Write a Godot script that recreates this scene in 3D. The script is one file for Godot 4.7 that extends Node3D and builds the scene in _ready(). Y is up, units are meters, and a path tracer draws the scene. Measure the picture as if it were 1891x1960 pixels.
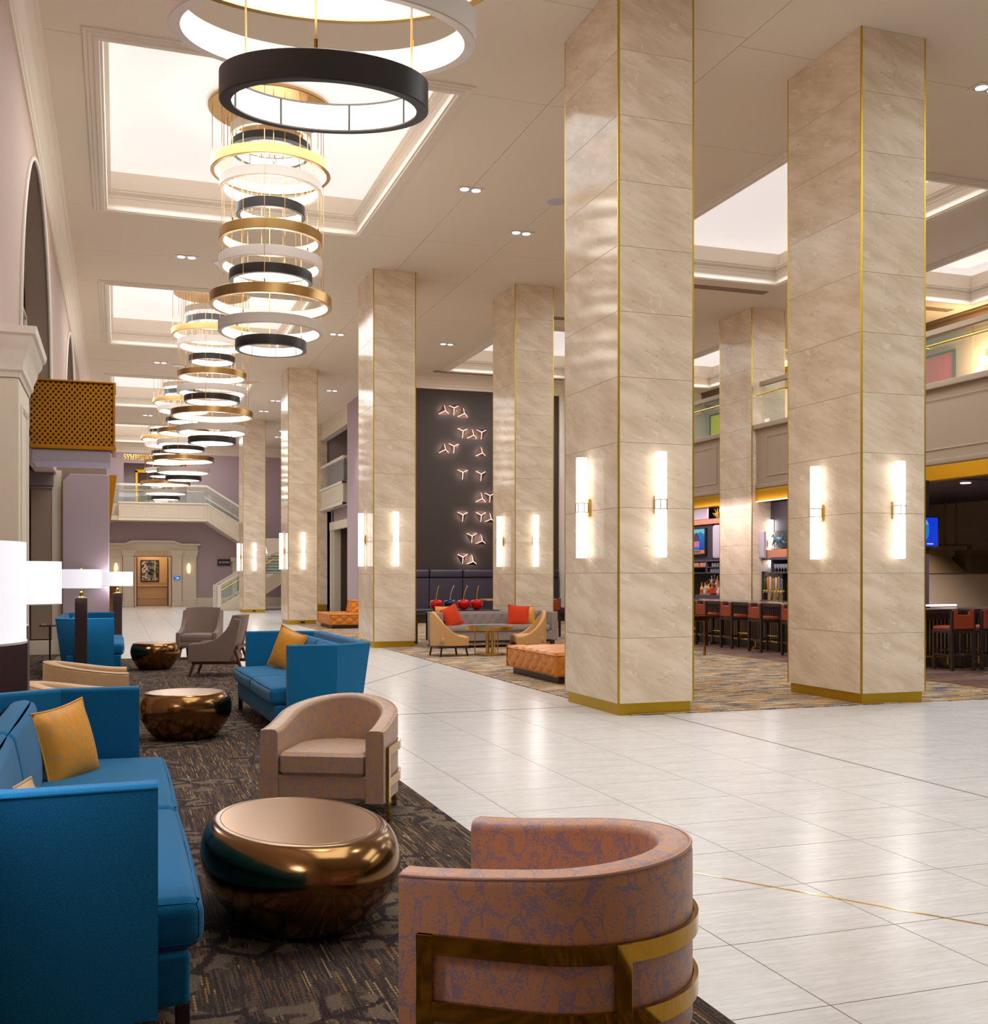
extends Node3D
# A hotel lobby: marble columns, ring chandeliers, lounge groups, a bar and a mezzanine. Units are metres, y up, the camera stands at x = 0, z = 0.

const CEIL := 7.87
var M := {}
var used := {}
var rng := RandomNumberGenerator.new()


class MB:
	var p := PackedVector3Array()
	var t := PackedVector2Array()
	var nn := PackedVector3Array()
	var x := Transform3D()
	var us := 1.0
	var uo := Vector2.ZERO

	func tri(a: Vector3, b: Vector3, c: Vector3, ua := Vector2.ZERO, ub := Vector2.ZERO, uc := Vector2.ZERO) -> void:
		p.append(x * a)
		p.append(x * b)
		p.append(x * c)
		t.append(ua * us + uo)
		t.append(ub * us + uo)
		t.append(uc * us + uo)

	func quad(a: Vector3, b: Vector3, c: Vector3, d: Vector3, ua := Vector2(0, 0), ub := Vector2(1, 0), uc := Vector2(1, 1), ud := Vector2(0, 1)) -> void:
		tri(a, b, c, ua, ub, uc)
		tri(a, c, d, ua, uc, ud)

	# outward faces, uv in metres
	func box(c: Vector3, s: Vector3) -> MB:
		var h := s * 0.5
		for f in 6:
			var ax := f / 2
			var sg := 1.0 if f % 2 == 0 else -1.0
			var n := Vector3.ZERO
			n[ax] = sg
			var u := Vector3.ZERO
			var w := Vector3.ZERO
			u[2 if ax == 0 else 0] = 1.0
			w[2 if ax == 1 else 1] = 1.0
			if u.cross(w).dot(n) < 0:
				u = -u
			var hu: float = absf(u.dot(h))
			var hw: float = absf(w.dot(h))
			var o: Vector3 = c + n * absf(n.dot(h))
			var off := Vector2(absf((c * u.abs()).dot(Vector3.ONE)), absf((c * w.abs()).dot(Vector3.ONE)))
			quad(o - u * hu - w * hw, o + u * hu - w * hw, o + u * hu + w * hw, o - u * hu + w * hw,
				off + Vector2(-hu, hw), off + Vector2(hu, hw), off + Vector2(hu, -hw), off + Vector2(-hu, -hw))
		return self

	func box2(a: Vector3, b: Vector3) -> MB:
		return box((a + b) * 0.5, (b - a).abs())

	# box with rounded edges; puff swells the faces across axis ax
	func rbox(c: Vector3, s: Vector3, r: float, n := 2, puff := Vector3.ZERO, mid := 0) -> MB:
		var h := s * 0.5
		r = minf(r, minf(h.x, minf(h.y, h.z)) * 0.999)
		var lists := []
		for ax in 3:
			var l := []
			for i in range(n, -1, -1):
				l.append(-(h[ax] - r) - r * tan(PI / 4 * i / n))
			for i in mid:
				l.append(lerpf(-(h[ax] - r), h[ax] - r, (i + 1.0) / (mid + 1.0)))
			for i in range(0, n + 1):
				l.append((h[ax] - r) + r * tan(PI / 4 * i / n))
			lists.append(l)
		var inner := h - Vector3(r, r, r)
		for f in 6:
			var ax := f / 2
			var sg := 1.0 if f % 2 == 0 else -1.0
			var a1 := 1 if ax == 0 else 0
			var a2 := 1 if ax == 2 else 2
			var l1: Array = lists[a1]
			var l2: Array = lists[a2]
			var rows := []
			var uvs := []
			for i in l1.size():
				var row := []
				var ur := []
				for j in l2.size():
					var q := Vector3.ZERO
					q[ax] = sg * h[ax]
					q[a1] = l1[i]
					q[a2] = l2[j]
					var inn := q.clamp(-inner, inner)
					var pos: Vector3 = inn + (q - inn).normalized() * r
					var g1: float = 1.0 - pow(clampf(absf(pos[a1]) / h[a1], 0, 1), 2.0)
					var g2: float = 1.0 - pow(clampf(absf(pos[a2]) / h[a2], 0, 1), 2.0)
					pos[ax] += sg * puff[ax] * sqrt(maxf(g1 * g2, 0.0))
					row.append(c + pos)
					ur.append(Vector2(pos.z + c.z, -pos.y - c.y) if ax == 0 else (Vector2(pos.x + c.x, -pos.y - c.y) if ax == 2 else Vector2(pos.x + c.x, pos.z + c.z)))
				rows.append(row)
				uvs.append(ur)
			var nrm := Vector3.ZERO
			nrm[ax] = sg
			var e1 := Vector3.ZERO
			e1[a1] = 1.0
			var e2 := Vector3.ZERO
			e2[a2] = 1.0
			grid(rows, uvs, e1.cross(e2).dot(nrm) < 0)
		return self

	# rows[i][j]; outward is (along i) x (along j) unless flipped
	func grid(rows: Array, uvs = null, flip := false) -> MB:
		for i in rows.size() - 1:
			for j in rows[i].size() - 1:
				var a: Vector3 = rows[i][j]
				var b: Vector3 = rows[i + 1][j]
				var c: Vector3 = rows[i + 1][j + 1]
				var d: Vector3 = rows[i][j + 1]
				var ua := Vector2(i, j)
				var ub := Vector2(i + 1, j)
				var uc := Vector2(i + 1, j + 1)
				var ud := Vector2(i, j + 1)
				if uvs != null:
					ua = uvs[i][j]
					ub = uvs[i + 1][j]
					uc = uvs[i + 1][j + 1]
					ud = uvs[i][j + 1]
				if flip:
					quad(a, d, c, b, ua, ud, uc, ub)
				else:
					quad(a, b, c, d, ua, ub, uc, ud)
		return self

	# profile of (radius, y) from bottom to top on the outside; around the y axis
	func lathe(prof: Array, seg := 24, c := Vector3.ZERO, shape := PackedFloat32Array()) -> MB:
		var rows := []
		var uvs := []
		for i in seg + 1:
			var a := TAU * (i % seg) / seg
			var k: float = shape[i % seg] if shape.size() == seg else 1.0
			var row := []
			var ur := []
			for q in prof:
				row.append(c + Vector3(cos(a) * q.x * k, q.y, -sin(a) * q.x * k))
				ur.append(Vector2(float(i) / seg, q.y))
			rows.append(row)
			uvs.append(ur)
		return grid(rows, uvs)

	func tube(path: Array, r: float, seg := 8, closed := false) -> MB:
		var rows := []
		var n := path.size()
		var prev := Vector3.ZERO
		for k in n + (1 if closed else 0):
			var i := k % n
			var d: Vector3
			if closed:
				d = (path[(i + 1) % n] - path[(i - 1 + n) % n]).normalized()
			else:
				d = (path[mini(i + 1, n - 1)] - path[maxi(i - 1, 0)]).normalized()
			var u := d.cross(Vector3.UP)
			if u.length() < 0.1:
				u = d.cross(Vector3.RIGHT)
			if prev != Vector3.ZERO:
				u = prev - d * prev.dot(d)
			u = u.normalized()
			prev = u
			var w := d.cross(u)
			var row := []
			for j in seg + 1:
				var a := TAU * (j % seg) / seg
				row.append(path[i] + (u * cos(a) + w * sin(a)) * r)
			rows.append(row)
		grid(rows, null, true)
		if not closed:
			for e in [0, rows.size() - 1]:
				var c: Vector3 = path[0] if e == 0 else path[n - 1]
				for j in seg:
					if e == 0:
						tri(c, rows[e][j + 1], rows[e][j])
					else:
						tri(c, rows[e][j], rows[e][j + 1])
		return self

	# polygon (counterclockwise in x,y) drawn out along z from z0 to z1, edges cut by bevel b
	func prism(poly: Array, z0: float, z1: float, b := 0.0) -> MB:
		var q := PackedVector2Array(poly)
		if Geometry2D.is_polygon_clockwise(q):
			q.reverse()
		var inn := q
		if b > 0.0:
			var o := Geometry2D.offset_polygon(q, -b, Geometry2D.JOIN_MITER)
			if o.size() == 1 and o[0].size() == q.size():
				inn = o[0]
				if Geometry2D.is_polygon_clockwise(inn):
					inn.reverse()
				var best := 0
				for k in inn.size():
					if inn[k].distance_to(q[0]) < inn[best].distance_to(q[0]):
						best = k
				var rot := PackedVector2Array()
				for k in inn.size():
					rot.append(inn[(k + best) % inn.size()])
				inn = rot
			else:
				b = 0.0
		var n := q.size()
		var ix := Geometry2D.triangulate_polygon(inn)
		for k in range(0, ix.size(), 3):
			var A := inn[ix[k]]
			var B := inn[ix[k + 1]]
			var C := inn[ix[k + 2]]
			if (B - A).cross(C - A) < 0:
				var s := B
				B = C
				C = s
			tri(Vector3(A.x, A.y, z1), Vector3(B.x, B.y, z1), Vector3(C.x, C.y, z1), A, B, C)
			tri(Vector3(A.x, A.y, z0), Vector3(C.x, C.y, z0), Vector3(B.x, B.y, z0), A, C, B)
		var run := 0.0
		for k in n:
			var a := q[k]
			var c := q[(k + 1) % n]
			var l := a.distance_to(c)
			var za := z0 + b
			var zb := z1 - b
			quad(Vector3(a.x, a.y, za), Vector3(c.x, c.y, za), Vector3(c.x, c.y, zb), Vector3(a.x, a.y, zb), Vector2(run, za), Vector2(run + l, za), Vector2(run + l, zb), Vector2(run, zb))
			if b > 0.0:
				var ai := inn[k]
				var ci := inn[(k + 1) % n]
				quad(Vector3(a.x, a.y, zb), Vector3(c.x, c.y, zb), Vector3(ci.x, ci.y, z1), Vector3(ai.x, ai.y, z1), a, c, ci, ai)
				quad(Vector3(c.x, c.y, za), Vector3(a.x, a.y, za), Vector3(ai.x, ai.y, z0), Vector3(ci.x, ci.y, z0), c, a, ai, ci)
			run += l
		return self

	# profile (out, y) carried round a rectangle; out is measured away from the middle. inner: the faces look at the middle
	func rect_sweep(x0: float, x1: float, z0: float, z1: float, prof: Array) -> MB:
		var cs := [Vector2(x0, z0), Vector2(x1, z0), Vector2(x1, z1), Vector2(x0, z1)]
		var sg := [Vector2(-1, -1), Vector2(1, -1), Vector2(1, 1), Vector2(-1, 1)]
		for k in 4:
			var k2 := (k + 1) % 4
			for j in prof.size() - 1:
				var a: Vector2 = cs[k] + sg[k] * prof[j].x
				var b: Vector2 = cs[k2] + sg[k2] * prof[j].x
				var a2: Vector2 = cs[k] + sg[k] * prof[j + 1].x
				var b2: Vector2 = cs[k2] + sg[k2] * prof[j + 1].x
				quad(Vector3(a.x, prof[j].y, a.y), Vector3(b.x, prof[j].y, b.y), Vector3(b2.x, prof[j + 1].y, b2.y), Vector3(a2.x, prof[j + 1].y, a2.y))
		return self

	# profile (out, y) along a straight run from a to b; out points to the left of the run seen from above when side = 1
	func run(a: Vector3, b: Vector3, prof: Array, side := 1.0, caps := true) -> MB:
		var d := (b - a).normalized()
		var o := Vector3.UP.cross(d) * side
		for j in prof.size() - 1:
			var q: Vector2 = prof[j]
			var w: Vector2 = prof[j + 1]
			var A := a + o * q.x + Vector3.UP * q.y
			var B := b + o * q.x + Vector3.UP * q.y
			var C := b + o * w.x + Vector3.UP * w.y
			var D := a + o * w.x + Vector3.UP * w.y
			if side > 0:
				quad(A, B, C, D)
			else:
				quad(A, D, C, B)
		if caps:
			for e in 2:
				var base := a if e == 0 else b
				var m := Vector3.ZERO
				for q in prof:
					m += base + o * q.x + Vector3.UP * q.y
				m /= prof.size()
				for j in prof.size() - 1:
					var q: Vector2 = prof[j]
					var w: Vector2 = prof[j + 1]
					tri(m, base + o * q.x + Vector3.UP * q.y, base + o * w.x + Vector3.UP * w.y)
		return self

	func flat_done() -> ArrayMesh:
		return done(0.0)

	# smooth over edges up to deg degrees
	func done(deg := 40.0) -> ArrayMesh:
		var n := p.size()
		var fn := PackedVector3Array()
		fn.resize(n / 3)
		for k in n / 3:
			fn[k] = (p[k * 3 + 1] - p[k * 3]).cross(p[k * 3 + 2] - p[k * 3])
		var out := PackedVector3Array()
		out.resize(n)
		if deg <= 0.0:
			for k in n:
				out[k] = fn[k / 3].normalized()
		else:
			var at := {}
			var keys: Array[Vector3i] = []
			keys.resize(n)
			for k in n:
				var key := Vector3i((p[k] * 5000.0).round())
				keys[k] = key
				if at.has(key):
					at[key].append(k / 3)
				else:
					at[key] = PackedInt32Array([k / 3])
			var lim := cos(deg_to_rad(deg))
			var un := PackedVector3Array()
			un.resize(fn.size())
			for k in fn.size():
				un[k] = fn[k].normalized()
			for k in n:
				var me := un[k / 3]
				var s := Vector3.ZERO
				for f in at[keys[k]]:
					if un[f].dot(me) > lim:
						s += fn[f]
				out[k] = s.normalized() if s.length() > 1e-12 else Vector3.UP
		# Godot's front faces run clockwise
		var pv := PackedVector3Array()
		var pn := PackedVector3Array()
		var pt := PackedVector2Array()
		for k in range(0, n, 3):
			if fn[k / 3].length_squared() < 1e-18:
				continue
			for o in [0, 2, 1]:
				pv.append(p[k + o])
				pn.append(out[k + o])
				pt.append(t[k + o])
		var arr := []
		arr.resize(Mesh.ARRAY_MAX)
		arr[Mesh.ARRAY_VERTEX] = pv
		arr[Mesh.ARRAY_NORMAL] = pn
		arr[Mesh.ARRAY_TEX_UV] = pt
		var m := ArrayMesh.new()
		m.add_surface_from_arrays(Mesh.PRIMITIVE_TRIANGLES, arr)
		return m


func numbered(called: String) -> String:
	if not used.has(called):
		used[called] = 0
		return called
	used[called] += 1
	return "%s_%03d" % [called, used[called]]


func thing(called: String, label: String, category: String, at := Vector3.ZERO, turn := 0.0, group := "") -> Node3D:
	var o := Node3D.new()
	o.name = numbered(called)
	add_child(o)
	o.position = at
	o.rotation.y = turn
	return tag(o, label, category, group)


func tag(o: Node3D, label: String, category: String, group := "") -> Node3D:
	o.set_meta("label", label)
	o.set_meta("category", category)
	if group:
		o.set_meta("group", group)
	return o


func setting(called: String, label := "") -> Node3D:
	var o := Node3D.new()
	o.name = called
	add_child(o)
	o.set_meta("kind", "structure")
	if label:
		o.set_meta("label", label)
	return o


func part(parent: Node3D, called: String, mesh: Mesh, m: Material, at := Vector3.ZERO, turn := 0.0) -> MeshInstance3D:
	var o := MeshInstance3D.new()
	o.name = called
	o.mesh = mesh
	o.material_override = m
	parent.add_child(o, true)
	o.position = at
	o.rotation.y = turn
	return o


func solo(called: String, label: String, category: String, mesh: Mesh, m: Material, at := Vector3.ZERO, turn := 0.0, group := "") -> MeshInstance3D:
	var o := part(self, numbered(called), mesh, m, at, turn)
	tag(o, label, category, group)
	return o


func copy_of(o: Node3D, at: Vector3, turn: float, label: String) -> Node3D:
	var c: Node3D = o.duplicate()
	var base := String(o.name)
	c.name = numbered(base)
	add_child(c)
	c.position = at
	c.rotation.y = turn
	c.set_meta("label", label)
	return c


func omni(at: Vector3, energy: float, col: Color, size := 0.1, called := "lamp_light") -> void:
	var l := OmniLight3D.new()
	l.name = numbered(called)
	l.light_energy = energy
	l.light_color = col
	l.light_size = size
	l.omni_range = 60.0
	l.omni_attenuation = 2.0
	l.shadow_enabled = true
	l.position = at
	add_child(l)


func spot(at: Vector3, energy: float, col: Color, angle := 35.0, dir := Vector3.DOWN, size := 0.06) -> void:
	var l := SpotLight3D.new()
	l.name = numbered("downlight_beam")
	l.light_energy = energy
	l.light_color = col
	l.light_size = size
	l.spot_angle = angle
	l.spot_angle_attenuation = 0.9
	l.spot_range = 60.0
	l.spot_attenuation = 2.0
	l.shadow_enabled = true
	add_child(l)
	l.look_at_from_position(at, at + dir, Vector3.RIGHT if absf(dir.y) > 0.9 else Vector3.UP)


func area(at: Vector3, dir: Vector3, size: Vector2, energy: float, col: Color, called := "panel_light") -> void:
	var l := AreaLight3D.new()
	l.name = numbered(called)
	l.area_size = size
	l.light_energy = energy
	l.light_color = col
	l.area_range = 60.0
	l.area_attenuation = 2.0
	l.shadow_enabled = true
	add_child(l)
	l.look_at_from_position(at, at + dir, Vector3.FORWARD if absf(dir.y) > 0.9 else Vector3.UP)


func mat(called: String, c: Color, rough := 0.6, metal := 0.0, spec := 0.5) -> StandardMaterial3D:
	var m := StandardMaterial3D.new()
	m.resource_name = called
	m.albedo_color = c
	m.roughness = rough
	m.metallic = metal
	m.metallic_specular = spec
	m.cull_mode = BaseMaterial3D.CULL_DISABLED
	M[called] = m
	return m


func glow(called: String, c: Color, strength := 1.0) -> StandardMaterial3D:
	var m := mat(called, Color(0.9, 0.9, 0.9), 0.6)
	m.emission_enabled = true
	m.emission = c
	m.emission_energy_multiplier = strength
	return m


func rgb(r: float, g: float, b: float) -> Color:
	return Color(r / 255.0, g / 255.0, b / 255.0)


func noise_bytes(w: int, h: int, sd: int, freq: float, oct := 4, kind := FastNoiseLite.TYPE_SIMPLEX_SMOOTH, fractal := FastNoiseLite.FRACTAL_FBM, warp := 0.0) -> PackedByteArray:
	var n := FastNoiseLite.new()
	n.seed = sd
	n.noise_type = kind
	n.frequency = freq
	n.fractal_type = fractal
	n.fractal_octaves = oct
	if kind == FastNoiseLite.TYPE_CELLULAR:
		n.cellular_return_type = FastNoiseLite.RETURN_DISTANCE2_SUB
		n.cellular_jitter = 0.9
	if warp > 0.0:
		n.domain_warp_enabled = true
		n.domain_warp_amplitude = warp
		n.domain_warp_frequency = freq * 1.2
		n.domain_warp_fractal_octaves = 3
	var im := n.get_seamless_image(w, h, false, false, 0.12, true)
	im.convert(Image.FORMAT_L8)
	return im.get_data()


func stretched(w: int, h: int, w0: int, h0: int, sd: int, freq: float, oct := 3) -> PackedByteArray:
	var im := Image.create_from_data(w0, h0, false, Image.FORMAT_L8, noise_bytes(w0, h0, sd, freq, oct))
	im.resize(w, h, Image.INTERPOLATE_BILINEAR)
	return im.get_data()


func picture(w: int, h: int, d: PackedByteArray) -> ImageTexture:
	return ImageTexture.create_from_image(Image.create_from_data(w, h, false, Image.FORMAT_RGB8, d))


func gray(w: int, h: int, d: PackedByteArray) -> ImageTexture:
	return ImageTexture.create_from_image(Image.create_from_data(w, h, false, Image.FORMAT_L8, d))


func put3(d: PackedByteArray, i: int, c: Vector3) -> void:
	d[i * 3] = clampi(int(c.x), 0, 255)
	d[i * 3 + 1] = clampi(int(c.y), 0, 255)
	d[i * 3 + 2] = clampi(int(c.z), 0, 255)


func marble_texture() -> ImageTexture:
	var w := 1024
	var fog := FastNoiseLite.new()
	fog.seed = 3
	fog.frequency = 1.0
	fog.fractal_octaves = 4
	var vein := FastNoiseLite.new()
	vein.seed = 12
	vein.frequency = 1.0
	vein.fractal_octaves = 3
	var d := PackedByteArray()
	d.resize(w * w * 3)
	var m := 2.78 / w
	for y in w:
		for x in w:
			var X := x * m
			var Y := y * m
			var s := X * 0.92 + Y * 0.39
			var t := -X * 0.39 + Y * 0.92
			var a := fog.get_noise_2d(s * 0.9, t * 2.6)
			var b := fog.get_noise_2d(s * 3.0 + 40.0, t * 14.0)
			var wob := a * 0.5
			var v := vein.get_noise_2d(s * 0.8 + 9.0, t * 2.2 + wob)
			var q := vein.get_noise_2d(s * 1.1 + 70.0, t * 3.0 + wob * 0.8)
			var col := Vector3(226, 206, 180) + Vector3(18, 21, 26) * a + Vector3(6, 7, 8) * b
			var k := 1.0 - absf(v) / 0.028
			if k > 0.0:
				col = col.lerp(Vector3(244, 232, 216), k * 0.75 * clampf(0.35 + b * 2.5, 0.0, 1.0))
			k = 1.0 - absf(q - 0.12) / 0.02
			if k > 0.0:
				col = col.lerp(Vector3(176, 140, 100), k * 0.6 * clampf(-b * 3.0 + 0.1, 0.0, 1.0))
			put3(d, y * w + x, col)
	return picture(w, w, d)


func tile_texture() -> ImageTexture:
	var w := 512
	var a := stretched(w, w, 32, 512, 7, 0.05, 4)
	var b := stretched(w, w, 96, 512, 9, 0.12, 3)
	var c := noise_bytes(w, w, 4, 0.008, 3)
	var d := PackedByteArray()
	d.resize(w * w * 3)
	for i in w * w:
		var s := (a[i] - 128) / 128.0
		var g := (b[i] - 128) / 128.0
		var e := (c[i] - 128) / 128.0
		put3(d, i, Vector3(214, 210, 205) + Vector3(9, 11, 13) * s + Vector3(6, 7, 8) * g + Vector3(4, 4, 5) * e)
	return picture(w, w, d)


func rug_texture() -> ImageTexture:
	var w := 1024
	var h := 2048
	var cell := noise_bytes(w, h, 31, 0.0135, 1, FastNoiseLite.TYPE_CELLULAR, FastNoiseLite.FRACTAL_NONE, 16.0)
	var zone := noise_bytes(w, h, 8, 0.0034, 3)
	var hue := noise_bytes(w, h, 17, 0.02, 2)
	var fine := noise_bytes(w, h, 19, 0.25, 2)
	var d := PackedByteArray()
	d.resize(w * h * 3)
	var r := RandomNumberGenerator.new()
	r.seed = 5
	# yarn lines two pixels wide: short dashes along the length
	var yarn := [Vector3(66, 56, 52), Vector3(78, 66, 58), Vector3(98, 82, 66), Vector3(146, 116, 70), Vector3(112, 74, 46), Vector3(88, 76, 70), Vector3(164, 140, 98), Vector3(56, 47, 47)]
	var lane := PackedByteArray()
	var lh := h + 80
	lane.resize(w / 2 * lh)
	for x in w / 2:
		var y := 0
		var rich := r.randf() < 0.45
		while y < lh:
			var l := r.randi_range(8, 70)
			var k: int = [0, 1, 0, 2, 7, 1, 5, 3, 4, 0, 6, 2][r.randi() % 12] if rich else [0, 1, 0, 7, 1, 0, 5, 2][r.randi() % 8]
			for q in mini(l, lh - y):
				lane[x * lh + y + q] = k
			y += l
	for y in h:
		for x in w:
			var i := y * w + x
			var f := (fine[i] - 128) * 0.14
			var z := zone[i]
			var col: Vector3 = yarn[lane[(x / 2) * lh + y]]
			if y % 9 > 6:
				col = col.lerp(yarn[0], 0.6)
			var e := cell[i]
			if z > 122:
				# broken plates of taupe with dark joints
				var t := clampf((z - 122) / 14.0, 0.0, 1.0)
				if e > 38:
					if hue[i] > 112:
						col = col.lerp(Vector3(112, 97, 82), 0.85 * t)
				elif e < 26:
					col = col.lerp(Vector3(54, 46, 48), 0.9 * t)
			put3(d, i, col + Vector3(f, f, f))
	return picture(w, h, d)


func carpet_texture() -> ImageTexture:
	var w := 1024
	var a := stretched(w, w, 130, 512, 41, 0.03, 4)
	var b := stretched(w, w, 200, 900, 43, 0.04, 4)
	var c := stretched(w, w, 150, 500, 47, 0.045, 3)
	var fine := stretched(w, w, 300, 1024, 49, 0.3, 2)
	var d := PackedByteArray()
	d.resize(w * w * 3)
	for i in w * w:
		var col := Vector3(168, 148, 124)
		var f := (fine[i] - 128) * 0.35
		if a[i] > 150:
			col = col.lerp(Vector3(104, 102, 112), clampf((a[i] - 150) / 10.0, 0, 1) * 0.9)
		if b[i] > 152:
			col = col.lerp(Vector3(196, 138, 58), clampf((b[i] - 152) / 8.0, 0, 1) * 0.8)
		elif b[i] < 92:
			col = col.lerp(Vector3(92, 84, 86), clampf((92 - b[i]) / 10.0, 0, 1) * 0.8)
		if c[i] > 158:
			col = col.lerp(Vector3(206, 188, 160), clampf((c[i] - 158) / 8.0, 0, 1) * 0.7)
		put3(d, i, col + Vector3(f, f, f))
	return picture(w, w, d)


# python skin woven in two yarns: rows of small scales, and long rings
func snake_mask(w: int) -> PackedByteArray:
	var ri := Image.create_from_data(w, w / 2, false, Image.FORMAT_L8, noise_bytes(w, w / 2, 61, 0.0115, 1, FastNoiseLite.TYPE_CELLULAR, FastNoiseLite.FRACTAL_NONE, 6.0))
	ri.resize(w, w, Image.INTERPOLATE_BILINEAR)
	var ring := ri.get_data()
	var big := noise_bytes(w, w, 63, 0.009, 3)
	var d := PackedByteArray()
	d.resize(w * w)
	var r := RandomNumberGenerator.new()
	r.seed = 9
	var rnd := PackedFloat32Array()
	for i in 64 * 64:
		rnd.append(r.randf())
	for y in w:
		for x in w:
			var i := y * w + x
			var u := (x + y * 1.3) / 12.0
			var v := (x - y * 1.3 + w * 2) / 12.0
			var cu := int(u)
			var cv := int(v)
			var fu := u - cu
			var fv := v - cv
			var k := rnd[(cu % 64) * 64 + cv % 64]
			var e: float = ring[i]
			var lean := 0.0
			if e > 84:
				lean = 0.06
			elif e > 54:
				lean = 0.93 if big[i] > 112 else 0.3
			else:
				lean = 0.16 + (big[i] - 128) / 110.0
			var on := k < lean
			if (fu < 0.3 or fv < 0.3) and e <= 84 and e < 54:
				on = on or (fu < 0.3 and k < 0.5)
			d[i] = 255 if on else 0
	return d


func snake_texture(w: int, mask: PackedByteArray, ground: Vector3, ring: Vector3) -> ImageTexture:
	var d := PackedByteArray()
	d.resize(w * w * 3)
	for i in w * w:
		var n := ((i * 7919) % 13 - 6) * 0.8
		put3(d, i, (ring if mask[i] > 0 else ground) + Vector3(n, n, n))
	return picture(w, w, d)


func cloth_texture(base: Vector3, spread: float) -> ImageTexture:
	var w := 512
	var a := stretched(w, w, 512, 170, 71, 0.35, 2)
	var b := stretched(w, w, 170, 512, 73, 0.35, 2)
	var d := PackedByteArray()
	d.resize(w * w * 3)
	for i in w * w:
		var n := ((a[i] + b[i]) - 256) / 128.0 * spread
		put3(d, i, base * (1.0 + n))
	return picture(w, w, d)


func wood_texture(base: Vector3) -> ImageTexture:
	var w := 256
	var a := stretched(w, w, 256, 24, 81, 0.06, 4)
	var d := PackedByteArray()
	d.resize(w * w * 3)
	for i in w * w:
		put3(d, i, base * (1.0 + (a[i] - 128) / 128.0 * 0.55))
	return picture(w, w, d)


func stone_texture(base: Vector3, fleck: Vector3) -> ImageTexture:
	var w := 256
	var a := noise_bytes(w, w, 91, 0.09, 3)
	var d := PackedByteArray()
	d.resize(w * w * 3)
	for i in w * w:
		put3(d, i, base.lerp(fleck, clampf((a[i] - 140) / 40.0, 0, 1)))
	return picture(w, w, d)


func tex(m: StandardMaterial3D, t: Texture2D, scale := 1.0, tri := false) -> StandardMaterial3D:
	m.albedo_texture = t
	m.uv1_scale = Vector3(scale, scale, scale)
	if tri:
		m.uv1_triplanar = true
		m.uv1_world_triplanar = true
	return m


func sheen(m: StandardMaterial3D, k: float) -> StandardMaterial3D:
	m.rim_enabled = true
	m.rim = k
	m.rim_tint = 0.6
	return m


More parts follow.
